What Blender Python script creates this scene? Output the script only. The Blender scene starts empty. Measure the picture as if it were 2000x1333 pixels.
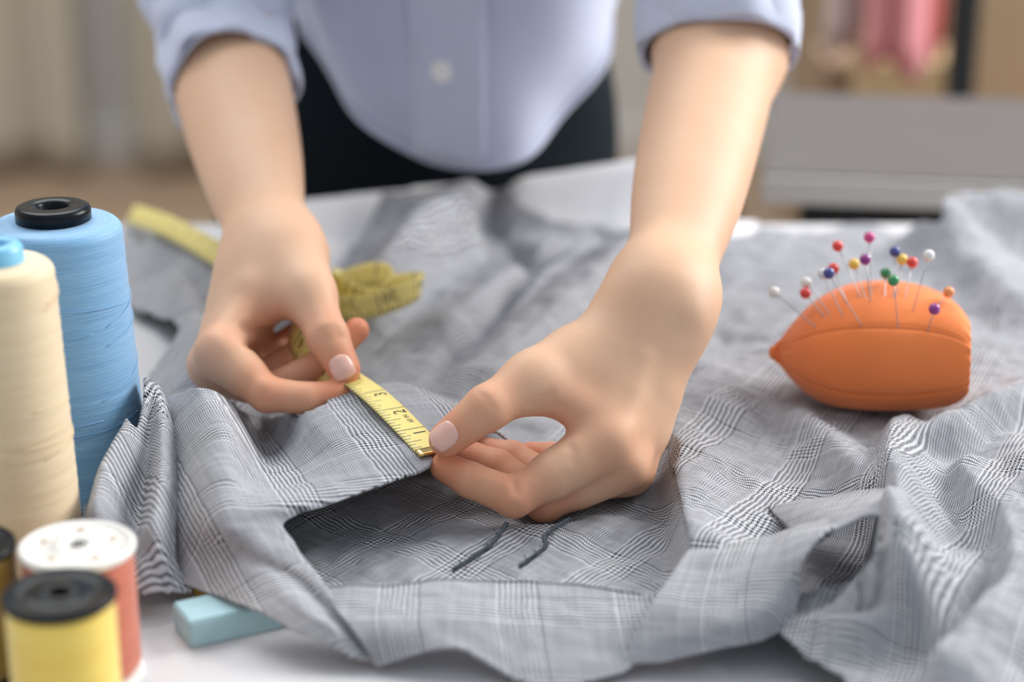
import bpy, bmesh, math, random
import numpy as np
from mathutils import Vector, Matrix

SC = bpy.context.scene
COL = SC.collection
random.seed(4)
RNG = np.random.default_rng(7)

# ------------------------------------------------------------------ camera
TZ = 0.75                                   # table top height
CAM_H = 0.40                                # camera above the table top
FOCAL, SENSOR, PITCH = 70.0, 36.0, 19.5
FPX = FOCAL / SENSOR * 2000.0
D0 = 0.93                                   # distance of the pinched tape end
CP, SP = math.cos(math.radians(PITCH)), math.sin(math.radians(PITCH))
CAMP = np.array([0.0, 0.0, TZ + CAM_H])
RIGHT = np.array([1.0, 0, 0]); FWD = np.array([0, CP, -SP]); DOWN = np.array([0, -SP, -CP])

cd = bpy.data.cameras.new('camera'); cam = bpy.data.objects.new('camera', cd); COL.objects.link(cam)
cam.location = CAMP; cam.rotation_euler = (math.radians(90 - PITCH), 0, 0)
cd.lens = FOCAL; cd.sensor_width = SENSOR; cd.clip_start = 0.02; cd.clip_end = 60
cd.dof.use_dof = True; cd.dof.focus_distance = D0 + 0.012; cd.dof.aperture_fstop = 3.5
SC.camera = cam

# ------------------------------------------------------------------ light
wd = bpy.data.worlds.new('daylight'); SC.world = wd; wd.use_nodes = True
_t = wd.node_tree; bg = _t.nodes['Background']               # soft room light, strongest from above and the window side
_c = _t.nodes.new('ShaderNodeTexCoord'); _v = _t.nodes.new('ShaderNodeVectorMath'); _v.operation = 'DOT_PRODUCT'
_v.inputs[1].default_value = Vector((0.48, 0.30, 0.82)).normalized(); _t.links.new(_c.outputs['Generated'], _v.inputs[0])
_m = _t.nodes.new('ShaderNodeMapRange'); _t.links.new(_v.outputs['Value'], _m.inputs[0])
_m.inputs[1].default_value = -0.7; _m.inputs[2].default_value = 0.95; _m.inputs[3].default_value = 0.36; _m.inputs[4].default_value = 0.84
_t.links.new(_m.outputs[0], bg.inputs['Strength']); bg.inputs['Color'].default_value = (0.86, 0.93, 1.0, 1)

def area(name, loc, target, size, power, col):
    l = bpy.data.lights.new(name, 'AREA'); l.shape = 'RECTANGLE'; l.size, l.size_y = size; l.energy = power; l.color = col
    o = bpy.data.objects.new(name, l); COL.objects.link(o); o.location = loc
    o.rotation_euler = (Vector(target) - Vector(loc)).to_track_quat('-Z', 'Y').to_euler(); return o
area('window_daylight', (2.2, 1.95, 2.2), (0.0, 0.95, 0.8), (1.5, 1.4), 108, (1.0, 0.97, 0.93))
area('background_fill', (-0.6, 2.6, 3.0), (-0.3, 2.0, 0.0), (2.2, 2.2), 80, (1.0, 0.98, 0.95))  # fill lamp added overhead to brighten the curtains and background

SC.view_settings.view_transform = 'Standard'; SC.view_settings.look = 'None'
SC.view_settings.gamma = 1.0; SC.view_settings.exposure = -0.12; SC.view_settings.use_curve_mapping = False

# ------------------------------------------------------------------ helpers
def P(px, py, mm=0.0):
    """point seen at photo pixel (px, py), mm millimetres beyond the focus distance"""
    d = D0 + mm / 1000.0
    return CAMP + d * FWD + (px - 1000.0) / FPX * d * RIGHT + (py - 666.5) / FPX * d * DOWN

def T(px, py, h=0.0):
    """point seen at photo pixel, h metres above the table top"""
    r = FWD + (px - 1000.0) / FPX * RIGHT + (py - 666.5) / FPX * DOWN
    return CAMP + r * ((TZ + h - CAMP[2]) / r[2])

def Yp(px, py, Y):
    """point seen at photo pixel in the upright plane y = Y"""
    r = FWD + (px - 1000.0) / FPX * RIGHT + (py - 666.5) / FPX * DOWN
    return CAMP + r * (Y / r[1])

def nrm(v):
    v = np.asarray(v, float); return v / (np.linalg.norm(v) + 1e-12)

def mesh_obj(name, V, F, mat=None, parent=None, uv=None, smooth=True, loc=None):
    V = np.asarray(V, float)
    me = bpy.data.meshes.new(name)
    F = [list(map(int, f)) for f in F] if not isinstance(F, np.ndarray) else F
    if isinstance(F, np.ndarray):
        nf, k = F.shape
        me.vertices.add(len(V)); me.vertices.foreach_set('co', V.astype(np.float32).ravel())
        me.loops.add(nf * k); me.loops.foreach_set('vertex_index', F.astype(np.int32).ravel())
        me.polygons.add(nf); me.polygons.foreach_set('loop_start', (np.arange(nf) * k).astype(np.int32))
        me.polygons.foreach_set('loop_total', np.full(nf, k, np.int32)); me.update(calc_edges=True); me.validate()
    else:
        me.from_pydata(V.tolist(), [], F); me.update()
    if smooth:
        me.polygons.foreach_set('use_smooth', np.ones(len(me.polygons), bool))
    if uv is not None:
        ul = me.uv_layers.new(name='uv')
        li = np.empty(len(me.loops), np.int32); me.loops.foreach_get('vertex_index', li)
        ul.data.foreach_set('uv', np.asarray(uv, np.float32)[li].ravel())
    o = bpy.data.objects.new(name, me); COL.objects.link(o)
    if mat: me.materials.append(mat)
    if parent: o.parent = parent
    return o

def empty(name, loc=(0, 0, 0)):
    o = bpy.data.objects.new(name, None); COL.objects.link(o); o.location = loc; o.empty_display_size = 0.02; return o

def tag(o, label=None, cat=None, group=None, kind=None):
    if label: o['label'] = label
    if cat: o['category'] = cat
    if group: o['group'] = group
    if kind: o['kind'] = kind
    return o

def keep(o, parent):
    """parent while keeping world coordinates (parents here are only translated)"""
    o.parent = parent; o.matrix_parent_inverse = Matrix.Translation(-Vector(parent.location)); return o

def box(name, lo, hi, mat, parent=None, bevel=0.0, rotz=0.0, seg=2):
    bm = bmesh.new(); bmesh.ops.create_cube(bm, size=1.0)
    lo, hi = Vector(lo), Vector(hi); c = (lo + hi) / 2; s = hi - lo
    for v in bm.verts: v.co = Vector((v.co.x * s.x, v.co.y * s.y, v.co.z * s.z))
    if bevel: bmesh.ops.bevel(bm, geom=bm.edges[:], offset=bevel, segments=seg, affect='EDGES', profile=0.5)
    me = bpy.data.meshes.new(name); bm.to_mesh(me); bm.free()
    o = bpy.data.objects.new(name, me); COL.objects.link(o); o.location = c; o.rotation_euler.z = rotz
    me.materials.append(mat)
    if parent: keep(o, parent)
    return o

def lathe(name, prof, mat, loc, n=96, parent=None, smooth=True, mats=None):
    """profile [(r, z)...] turned about z at loc"""
    V, F, U = [], [], []
    prof = np.array(prof); L = np.concatenate([[0], np.cumsum(np.linalg.norm(np.diff(prof, axis=0), axis=1))])
    m = len(prof)
    for j in range(n + 1):
        a = 2 * math.pi * j / n
        for i, (r, z) in enumerate(prof):
            V.append((r * math.cos(a), r * math.sin(a), z)); U.append((j / n, L[i]))
    for j in range(n):
        for i in range(m - 1):
            a, b = j * m + i, (j + 1) * m + i
            F.append((a, b, b + 1, a + 1))
    o = mesh_obj(name, V, F, mat, uv=U, smooth=smooth)
    bm = bmesh.new(); bm.from_mesh(o.data); bmesh.ops.remove_doubles(bm, verts=bm.verts, dist=1e-6); bm.to_mesh(o.data); bm.free()
    o.location = loc
    if parent: keep(o, parent)
    return o

def tube(pts, r, n=8, closed_ends=True):
    """vertices, faces of a round tube along pts; r scalar or list"""
    pts = np.asarray(pts, float); m = len(pts); r = np.broadcast_to(np.asarray(r, float), (m,))
    V, F = [], []
    tang = np.gradient(pts, axis=0); up = np.array([0.13, 0.21, 0.97])
    for i in range(m):
        t = nrm(tang[i]); a = nrm(np.cross(t, up)); b = np.cross(t, a)
        for k in range(n):
            q = 2 * math.pi * k / n; V.append(pts[i] + r[i] * (math.cos(q) * a + math.sin(q) * b))
    for i in range(m - 1):
        for k in range(n):
            F.append((i * n + k, i * n + (k + 1) % n, (i + 1) * n + (k + 1) % n, (i + 1) * n + k))
    if closed_ends:
        F.append(tuple(range(n))[::-1]); F.append(tuple((m - 1) * n + k for k in range(n)))
    return V, F

def crv(ctrl, n):
    """Catmull-Rom through ctrl (k, dim) -> n samples"""
    c = np.asarray(ctrl, float); k = len(c)
    c = np.vstack([2 * c[0] - c[1], c, 2 * c[-1] - c[-2]])
    t = np.linspace(0, k - 1, n); i = np.minimum(t.astype(int), k - 2); f = (t - i)[:, None]
    p0, p1, p2, p3 = c[i], c[i + 1], c[i + 2], c[i + 3]
    return 0.5 * (2 * p1 + (p2 - p0) * f + (2 * p0 - 5 * p1 + 4 * p2 - p3) * f ** 2 + (3 * p1 - p0 - 3 * p2 + p3) * f ** 3)

def crgrid(ctrl, nr, nc):
    rows = [crv(np.array(r), nc) for r in ctrl]
    A = np.stack(rows, 0)                                  # R, nc, 3
    return np.stack([crv(A[:, j], nr) for j in range(nc)], 1)

def grid_faces(nr, nc):
    i, j = np.meshgrid(np.arange(nr - 1), np.arange(nc - 1), indexing='ij'); a = (i * nc + j).ravel()
    return np.stack([a, a + 1, a + nc + 1, a + nc], 1)

_NW = [(RNG.normal(size=2), RNG.uniform(0, 6.28)) for _ in range(28)]
def wrinkle(x, y, scale, seed=0):
    """smooth pseudo random field about -1..1; x, y metres"""
    r = 0
    for q in range(7):
        k, ph = _NW[(q + seed * 5) % 28]
        r = r + np.sin((k[0] * x + k[1] * y) * 6.28 / scale + ph + 1.3 * np.sin((k[1] * x - k[0] * y) * 4.1 / scale + 2 * ph))
    return r / 4.0

# ------------------------------------------------------------------ materials
class NT:
    def __init__(s, name):
        s.m = bpy.data.materials.new(name); s.m.use_nodes = True; s.t = s.m.node_tree; s.p = s.t.nodes['Principled BSDF']
    def n(s, typ, **kw):
        x = s.t.nodes.new(typ)
        for k, v in kw.items(): setattr(x, k, v)
        return x
    def set(s, sock, v):
        if hasattr(v, 'is_output') or isinstance(v, bpy.types.NodeSocket): s.t.links.new(v, sock)
        else: sock.default_value = v
    def math(s, op, a, b=None, c=None, clamp=False):
        x = s.n('ShaderNodeMath', operation=op, use_clamp=clamp)
        for i, v in enumerate((a, b, c)):
            if v is not None: s.set(x.inputs[i], v)
        return x.outputs[0]
    def mix(s, f, a, b, blend='MIX'):
        x = s.n('ShaderNodeMix', data_type='RGBA', blend_type=blend)
        s.set(x.inputs[0], f); s.set(x.inputs[6], a); s.set(x.inputs[7], b); return x.outputs[2]
    def noise(s, vec, scale, detail=3.0, rough=0.55):
        x = s.n('ShaderNodeTexNoise'); x.inputs['Scale'].default_value = scale; x.inputs['Detail'].default_value = detail
        x.inputs['Roughness'].default_value = rough
        if vec is not None: s.t.links.new(vec, x.inputs['Vector'])
        return x.outputs['Fac']
    def coord(s, which='Object'):
        return s.n('ShaderNodeTexCoord').outputs[which]
    def mapping(s, vec, scale=(1, 1, 1), rot=(0, 0, 0), loc=(0, 0, 0)):
        x = s.n('ShaderNodeMapping'); s.t.links.new(vec, x.inputs['Vector'])
        x.inputs['Scale'].default_value = scale; x.inputs['Rotation'].default_value = rot; x.inputs['Location'].default_value = loc
        return x.outputs[0]
    def bump(s, h, strength, dist=0.001):
        x = s.n('ShaderNodeBump'); x.inputs['Strength'].default_value = strength; x.inputs['Distance'].default_value = dist
        s.t.links.new(h, x.inputs['Height']); s.t.links.new(x.outputs[0], s.p.inputs['Normal'])
    def base(s, v): s.set(s.p.inputs['Base Color'], v)

def c4(r, g, b): return (r, g, b, 1)

def plain(name, col, rough=0.6, metal=0.0, var=0.06, vscale=60, bump=0.0, bdist=0.001, spec=None, sheen=0.0, coat=0.0):
    n = NT(name); co = n.coord(); f = n.noise(co, vscale)
    dark = tuple(max(0, c * (1 - var)) for c in col); lite = tuple(min(1, c * (1 + var)) for c in col)
    n.base(n.mix(f, c4(*dark), c4(*lite))); n.p.inputs['Roughness'].default_value = rough; n.p.inputs['Metallic'].default_value = metal
    if spec is not None: n.p.inputs['Specular IOR Level'].default_value = spec
    if sheen: n.p.inputs['Sheen Weight'].default_value = sheen
    if coat: n.p.inputs['Coat Weight'].default_value = coat
    if bump: n.bump(n.noise(co, vscale * 6, 4), bump, bdist)
    return n.m

def cloth(name, col, period=0.0009, contrast=0.12, rough=0.85, sheen=0.15, big=0.08):
    """plain weave from object coordinates"""
    n = NT(name); co = n.coord(); f = n.noise(co, 40, 4)
    w = n.noise(n.mapping(co, (1 / period, 60, 1 / period)), 1.0, 1)
    base = n.mix(f, c4(*[c * (1 - big) for c in col]), c4(*[min(1, c * (1 + big)) for c in col]))
    n.base(n.mix(n.math('MULTIPLY', w, contrast * 2), base, c4(*[c * 0.45 for c in col])))
    n.p.inputs['Roughness'].default_value = rough; n.p.inputs['Sheen Weight'].default_value = sheen
    n.p.inputs['Specular IOR Level'].default_value = 0.2
    n.bump(w, 0.25, 0.0004); return n.m

def plaid():
    """glen check woven from light and dark threads, uv in metres"""
    n = NT('grey_check'); uvn = n.n('ShaderNodeUVMap'); uvn.uv_map = 'uv'
    # slubs: yarn wander
    wob = n.n('ShaderNodeTexNoise'); n.t.links.new(uvn.outputs[0], wob.inputs['Vector']); wob.inputs['Scale'].default_value = 90; wob.inputs['Detail'].default_value = 2
    sx = n.n('ShaderNodeSeparateXYZ'); n.t.links.new(uvn.outputs[0], sx.inputs[0])
    wx = n.n('ShaderNodeSeparateColor'); n.t.links.new(wob.outputs['Color'], wx.inputs[0])
    p = 0.00225
    def yarn(a, w): return n.math('ADD', n.math('DIVIDE', a, p), n.math('MULTIPLY', n.math('SUBTRACT', w, 0.5), 0.7))
    u = yarn(sx.outputs[0], wx.outputs[0]); v = yarn(sx.outputs[1], wx.outputs[1])
    def soft(x, edge=0.5, wdt=0.16):                         # 0/1 square wave with soft edges on frac(x)
        fr = n.math('ABSOLUTE', n.math('SUBTRACT', n.math('FRACT', x), 0.5))   # 0.5 at ends, 0 mid
        mr = n.n('ShaderNodeMapRange', interpolation_type='SMOOTHSTEP'); n.set(mr.inputs[0], fr)
        mr.inputs[1].default_value = edge / 2 - wdt / 2; mr.inputs[2].default_value = edge / 2 + wdt / 2; return mr.outputs[0]
    def block(x): return n.math('LESS_THAN', n.math('FRACT', n.math('DIVIDE', n.math('ADD', x, 0.25), 22.0)), 8.0 / 22.0)
    BU, BV = block(u), block(v)
    dk, lt = c4(0.004, 0.006, 0.012), c4(0.68, 0.695, 0.74)
    fineA, fineB = c4(0.16, 0.167, 0.185), c4(0.48, 0.49, 0.53)
    warp = n.mix(BU, n.mix(soft(n.math('MULTIPLY', u, 2.0)), fineA, fineB), n.mix(soft(u), dk, lt))
    weft = n.mix(BV, n.mix(soft(n.math('MULTIPLY', v, 2.0)), fineA, fineB), n.mix(soft(v), dk, lt))
    top = soft(n.math('MULTIPLY', n.math('ADD', u, v), 2.0))
    col = n.mix(top, warp, weft)
    st1 = n.noise(n.mapping(uvn.outputs[0], (420, 25, 1)), 1.0, 3); st2 = n.noise(n.mapping(uvn.outputs[0], (25, 420, 1)), 1.0, 3)
    stv = n.math('ADD', n.math('MULTIPLY', n.math('ADD', st1, st2), 0.75), 0.27)
    cs = n.n('ShaderNodeCombineColor'); [n.t.links.new(stv, cs.inputs[i]) for i in range(3)]
    n.base(n.mix(0.8, col, cs.outputs[0], 'MULTIPLY'))
    n.p.inputs['Roughness'].default_value = 0.85; n.p.inputs['Sheen Weight'].default_value = 0.12; n.p.inputs['Sheen Roughness'].default_value = 0.5
    n.p.inputs['Specular IOR Level'].default_value = 0.2
    n.bump(n.math('ADD', top, n.math('MULTIPLY', stv, 0.8)), 0.35, 0.0004)
    return n.m

def skin():
    n = NT('skin'); co = n.coord(); a = n.n('ShaderNodeAttribute'); a.attribute_name = 'flush'
    big = n.noise(co, 28, 3); fine = n.noise(co, 900, 3)
    base = n.mix(big, c4(0.69, 0.415, 0.262), c4(0.755, 0.495, 0.342))
    base = n.mix(a.outputs['Fac'], base, c4(0.68, 0.235, 0.125))
    n.base(base); n.p.inputs['Roughness'].default_value = 0.52; n.p.inputs['Specular IOR Level'].default_value = 0.32
    n.p.inputs['Subsurface Weight'].default_value = 0.12; n.p.inputs['Subsurface Radius'].default_value = (1.0, 0.4, 0.25)
    n.p.inputs['Subsurface Scale'].default_value = 0.004
    vo = n.n('ShaderNodeTexVoronoi'); vo.feature = 'DISTANCE_TO_EDGE'; vo.inputs['Scale'].default_value = 700; n.t.links.new(co, vo.inputs['Vector'])
    n.bump(n.math('ADD', n.math('MULTIPLY', vo.outputs['Distance'], 0.6), n.math('MULTIPLY', fine, 0.8)), 0.22, 0.0004)
    return n.m

def thread_mat(name, col, dk, rough=0.5, lines=900, sheen=0.3):
    """wound thread: fine rings with slight crossing wander; uv.x around, uv.y along"""
    n = NT(name); uvn = n.n('ShaderNodeUVMap'); uvn.uv_map = 'uv'
    a = n.noise(n.mapping(uvn.outputs[0], (5, 1500, 1)), 1.0, 3); b = n.noise(n.mapping(uvn.outputs[0], (2.2, 130, 1), (0, 0, 0.0)), 1.0, 4)
    c = n.noise(n.mapping(uvn.outputs[0], (40, 900, 1), (0, 0, 0.35)), 1.0, 2)
    f = n.math('ADD', n.math('MULTIPLY', a, 0.45), n.math('ADD', n.math('MULTIPLY', b, 0.4), n.math('MULTIPLY', c, 0.15)))
    mr = n.n('ShaderNodeMapRange'); n.t.links.new(f, mr.inputs[0]); mr.inputs[1].default_value = 0.36; mr.inputs[2].default_value = 0.58
    n.base(n.mix(mr.outputs[0], c4(*dk), c4(*col))); n.p.inputs['Roughness'].default_value = rough; n.p.inputs['Sheen Weight'].default_value = sheen
    n.p.inputs['Specular IOR Level'].default_value = 0.3
    n.bump(a, 0.5, 0.0005); return n.m

def tape_mat():
    n = NT('tape_yellow'); uvn = n.n('ShaderNodeUVMap'); uvn.uv_map = 'uv'
    s = n.n('ShaderNodeSeparateXYZ'); n.t.links.new(uvn.outputs[0], s.inputs[0]); u, v = s.outputs[0], s.outputs[1]   # u inches, v 0..1 across
    def line(mult, wdt):
        f = n.math('FRACT', n.math('ADD', n.math('MULTIPLY', u, mult), 0.5)); return n.math('LESS_THAN', n.math('ABSOLUTE', n.math('SUBTRACT', f, 0.5)), wdt * mult)
    w = 0.011
    t8 = n.math('MULTIPLY', line(8, w), n.math('LESS_THAN', v, 0.24)); t4 = n.math('MULTIPLY', line(4, w), n.math('LESS_THAN', v, 0.34))
    t2 = n.math('MULTIPLY', line(2, w), n.math('LESS_THAN', v, 0.52)); t1 = line(1, 0.014)
    k = n.math('MAXIMUM', n.math('MAXIMUM', t8, t4), n.math('MAXIMUM', t2, t1))
    wv = n.noise(n.mapping(uvn.outputs[0], (90, 4, 1)), 1.0, 2)
    y = n.mix(wv, c4(0.80, 0.66, 0.20), c4(0.90, 0.78, 0.30))
    n.base(n.mix(k, y, c4(0.05, 0.05, 0.04))); n.p.inputs['Roughness'].default_value = 0.45; return n.m

M = dict(
    plaid=plaid(), skin=skin(), tape=tape_mat(),
    nail=plain('nail', (0.83, 0.50, 0.42), 0.28, var=0.03, coat=0.2),
    ink=plain('black_ink', (0.02, 0.022, 0.02), 0.6),
    brass=plain('brass', (0.78, 0.55, 0.20), 0.25, metal=1.0, var=0.05),
    shirt=cloth('chambray', (0.60, 0.645, 0.80), 0.0011, 0.10),
    button=plain('white_button', (0.92, 0.91, 0.90), 0.3, coat=0.3),
    navy=cloth('navy_trousers', (0.004, 0.010, 0.016), 0.0012, 0.1, sheen=0.02),
    blue_thread=thread_mat('blue_thread', (0.25, 0.48, 0.74), (0.16, 0.37, 0.63)),
    cream_thread=thread_mat('cream_thread', (0.84, 0.69, 0.46), (0.74, 0.57, 0.36)),
    yellow_thread=thread_mat('yellow_thread', (0.97, 0.73, 0.16), (0.90, 0.60, 0.10), 0.35),
    rust_thread=thread_mat('rust_thread', (0.62, 0.18, 0.11), (0.48, 0.12, 0.07), 0.45),
    olive_thread=thread_mat('olive_thread', (0.34, 0.25, 0.05), (0.24, 0.17, 0.03), 0.45),
    black_plastic=plain('black_plastic', (0.006, 0.009, 0.013), 0.25, spec=0.16),
    white_plastic=plain('white_plastic', (0.84, 0.82, 0.78), 0.35),
    blue_plastic=plain('blue_plastic', (0.22, 0.55, 0.80), 0.3),
    label_ink=plain('faded_ink', (0.55, 0.42, 0.32), 0.6),
    orange=cloth('orange_cotton', (0.95, 0.255, 0.075), 0.0008, 0.08, sheen=0.25),
    orange_stitch=plain('orange_seam', (0.72, 0.20, 0.06), 0.8),
    steel=plain('steel', (0.40, 0.40, 0.42), 0.3, metal=1.0, var=0.02),
    chalk=plain('blue_chalk', (0.37, 0.56, 0.62), 0.9, var=0.10, vscale=120, bump=0.2),
    ochre=plain('ochre_chalk', (0.42, 0.28, 0.06), 0.9, var=0.10, vscale=120, bump=0.2),
    white_top=plain('white_laminate', (0.60, 0.605, 0.635), 0.5, var=0.02),
    white_cloth=cloth('white_cotton', (0.84, 0.84, 0.87), 0.0010, 0.05),
    basting=plain('dark_thread', (0.02, 0.035, 0.05), 0.7, var=0.3, vscale=900),
    grey_stitch=plain('grey_stitch', (0.42, 0.42, 0.44), 0.8),
    curtain=cloth('beige_curtain', (0.53, 0.48, 0.40), 0.002, 0.06),
    wall=plain('off_white_wall', (0.66, 0.645, 0.61), 0.8, var=0.02, vscale=4),
    floor=None,
    grey_top=plain('grey_felt', (0.105, 0.098, 0.10), 0.55, var=0.14, vscale=7),
    white_edge=plain('white_edge', (0.80, 0.78, 0.75), 0.5, var=0.02),
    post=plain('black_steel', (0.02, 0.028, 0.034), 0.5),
    brown=plain('brown_board', (0.30, 0.215, 0.135), 0.6, var=0.08, vscale=9),
    card=plain('cardboard', (0.42, 0.31, 0.17), 0.8, var=0.06, vscale=30),
    card_dark=plain('dark_cardboard', (0.28, 0.19, 0.13), 0.8, var=0.06, vscale=30),
    pink=cloth('pink_cloth', (0.74, 0.30, 0.33), 0.002, 0.06),
    rose=cloth('rose_cloth', (0.68, 0.17, 0.16), 0.002, 0.06),
    pale=cloth('pale_cloth', (0.62, 0.50, 0.50), 0.002, 0.06),
    hair=plain('brown_hair', (0.06, 0.035, 0.02), 0.5, var=0.3, vscale=200),
)
def floor_mat():
    n = NT('wood_floor'); co = n.coord()
    br = n.n('ShaderNodeTexBrick'); n.t.links.new(n.mapping(co, (1, 1, 1)), br.inputs['Vector'])
    br.inputs['Scale'].default_value = 1.0; br.inputs['Brick Width'].default_value = 1.2; br.inputs['Row Height'].default_value = 0.14
    br.inputs['Mortar Size'].default_value = 0.003; br.inputs['Color1'].default_value = c4(0.40, 0.29, 0.20); br.inputs['Color2'].default_value = c4(0.34, 0.245, 0.165)
    br.inputs['Mortar'].default_value = c4(0.16, 0.11, 0.07)
    g = n.noise(n.mapping(co, (3, 60, 1)), 1.0, 4)
    n.base(n.mix(n.math('MULTIPLY', g, 0.3), br.outputs['Color'], c4(0.24, 0.16, 0.10))); n.p.inputs['Roughness'].default_value = 0.5; return n.m
M['floor'] = floor_mat()
def pin_mat(name, col): return plain(name, col, 0.22, var=0.02, coat=0.4)

# ------------------------------------------------------------------ setting
def struct(o): o['kind'] = 'structure'; return o
struct(box('floor', (-3.2, -1.5, -0.06), (3.2, 4.6, 0.0), M['floor']))
struct(box('wall_back', (-3.2, 4.5, 0.0), (3.2, 4.6, 2.9), M['wall']))
struct(box('wall_left', (-3.3, -1.5, 0.0), (-3.2, 4.6, 2.9), M['wall']))
struct(box('baseboard_back', (-3.2, 4.48, 0.0), (3.2, 4.5, 0.09), M['wall'], bevel=0.004))

EDGE_Y = 1.385
def table(name, x0, x1, y0, y1, top_mat, label, edge_mat, legs):
    t = empty(name, ((x0 + x1) / 2, (y0 + y1) / 2, 0)); tag(t, label, 'table')
    box('table_top', (x0, y0, TZ - 0.024), (x1, y1, TZ), top_mat, t, 0.0025)
    if edge_mat:
        box('edge_band', (x0 - 0.001, y0 - 0.002, TZ - 0.025), (x1 + 0.001, y0 + 0.0005, TZ - 0.003), edge_mat, t, 0.0008)
    if edge_mat: box('shade_box', (x0 + 0.03, y0 + 0.03, TZ - 0.20), (x1 - 0.03, y1 - 0.03, TZ - 0.025), M['post'], t, 0.003)  # black box added to stand in for the dark shade below the table edge
    for lx, ly in legs: box('leg', (lx - 0.02, ly - 0.02, 0), (lx + 0.02, ly + 0.02, TZ - 0.024), M['post'], t, 0.003)
    return t
table('work_table', -0.8, 0.95, 0.2, EDGE_Y, M['white_top'], 'white work table under the crumpled grey checked garment', None,
      [(-0.74, 0.27), (0.89, 0.27), (-0.74, 1.32), (0.89, 1.32)])
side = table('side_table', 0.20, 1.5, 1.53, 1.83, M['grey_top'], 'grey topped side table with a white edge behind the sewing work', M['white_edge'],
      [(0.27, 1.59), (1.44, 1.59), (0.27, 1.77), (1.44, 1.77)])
_c = Vector((0.20, 1.53, 0)); side.rotation_euler.z = math.radians(-8); side.location = _c + Matrix.Rotation(math.radians(-8), 3, 'Z') @ (side.location - _c)

# curtains on the left of the back wall
def curtain(x0, x1, label, seed, y=4.36):
    n, m = 160, 30; V = []; U = []
    for i in range(m):
        z = 0.015 + (2.6 - 0.015) * i / (m - 1)
        for j in range(n):
            x = x0 + (x1 - x0) * j / (n - 1); f = j / (n - 1) * (x1 - x0) / 0.17
            yy = y + 0.035 * math.sin(6.283 * f + seed + 0.4 * math.sin(2.1 * f)) + 0.012 * math.sin(15.1 * f + z * 0.6)
            V.append((x, yy, z)); U.append((x, z))
    o = mesh_obj('curtain', V, grid_faces(m, n), M['curtain'], uv=U)
    s = o.modifiers.new('thick', 'SOLIDIFY'); s.thickness = 0.003
    return tag(o, label, 'curtain', 'curtains on the back wall')
curtain(-2.3, -0.955, 'beige curtain at the far left, left of the dark gap', 0.3)
curtain(-0.855, -0.30, 'beige curtain hanging between the dark gap and the person', 1.9)
o = box('wardrobe', (0.475, 2.95, 0.0), (2.4, 3.4, 2.3), M['brown'], bevel=0.004); tag(o, 'tall brown wardrobe behind the black clothes rail', 'wardrobe')

# clothes rail with hanging garments
ry = 2.3
pr = Yp(1879, 100, ry); pl_ = Yp(1425, 100, ry)
rack = empty('clothes_rack', ((pr[0] + pl_[0]) / 2, ry, 0)); tag(rack, 'black clothes rail with a square upright post behind the grey table', 'clothes rack')
for xx in (pr[0], pl_[0]):
    box('upright', (xx - 0.015, ry - 0.015, 0.03), (xx + 0.015, ry + 0.015, 1.6), M['post'], rack, 0.002)
    box('foot', (xx - 0.018, ry - 0.2, 0.0), (xx + 0.018, ry + 0.2, 0.03), M['post'], rack, 0.003)
box('rail', (pl_[0], ry - 0.012, 1.576), (pr[0], ry + 0.012, 1.6), M['post'], rack, 0.003)
def hanging(name, px0, px1, pyb, mat, label, seed, yoff, cat):
    x0, x1 = Yp(px0, pyb, ry)[0], Yp(px1, pyb, ry)[0]; zb = Yp(px0, pyb, ry)[2]
    n, m = 72, 26; V = []
    cx, w = (x0 + x1) / 2, (x1 - x0) / 2
    for i in range(m):
        s = i / (m - 1); z = zb + (1.565 - zb) * s
        ww = w * (1 - 0.15 * s) * (1 if s < 0.85 else max(0.12, 1 - ((s - 0.85) / 0.15) ** 2))
        for j in range(n):
            a = 6.2832 * j / n
            f = 1 + (0.22 * math.sin(5 * a + seed + 2 * s) + 0.12 * math.sin(9 * a + 2 * seed)) * (1 - s)
            V.append((cx + ww * math.cos(a), ry + yoff + 0.035 * f * math.sin(a) * (0.6 if s > 0.9 else 1), z + (0.012 * math.sin(3 * a + seed) if i == 0 else 0)))
    F = [(i * n + j, i * n + (j + 1) % n, (i + 1) * n + (j + 1) % n, (i + 1) * n + j) for i in range(m - 1) for j in range(n)]
    F.append(tuple((m - 1) * n + j for j in range(n)))
    o = mesh_obj(name, V, F, mat); o.modifiers.new('thick', 'SOLIDIFY').thickness = 0.002
    hk = [(cx, ry + yoff, 1.56), (cx, ry + yoff, 1.60), (cx, ry + yoff - 0.012, 1.612), (cx, ry + yoff, 1.62)]
    return tag(o, label, cat)
hanging('hanging_blouse', 1622, 1700, 105, M['pale'], 'pale dusty pink garment hanging left of the pink one', 0.5, 0.045, 'garment')
hanging('hanging_blouse', 1680, 1800, 118, M['pink'], 'pink garment hanging in the middle of the clothes rail', 1.7, -0.03, 'garment')
hanging('hanging_scarf', 1768, 1815, 150, M['rose'], 'narrow dusky red cloth hanging lowest on the clothes rail', 4.0, 0.10, 'scarf')
hanging('hanging_blouse', 1792, 1846, 95, M['rose'], 'red pink garment hanging next to the black post', 3.1, 0.02, 'garment')

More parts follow.
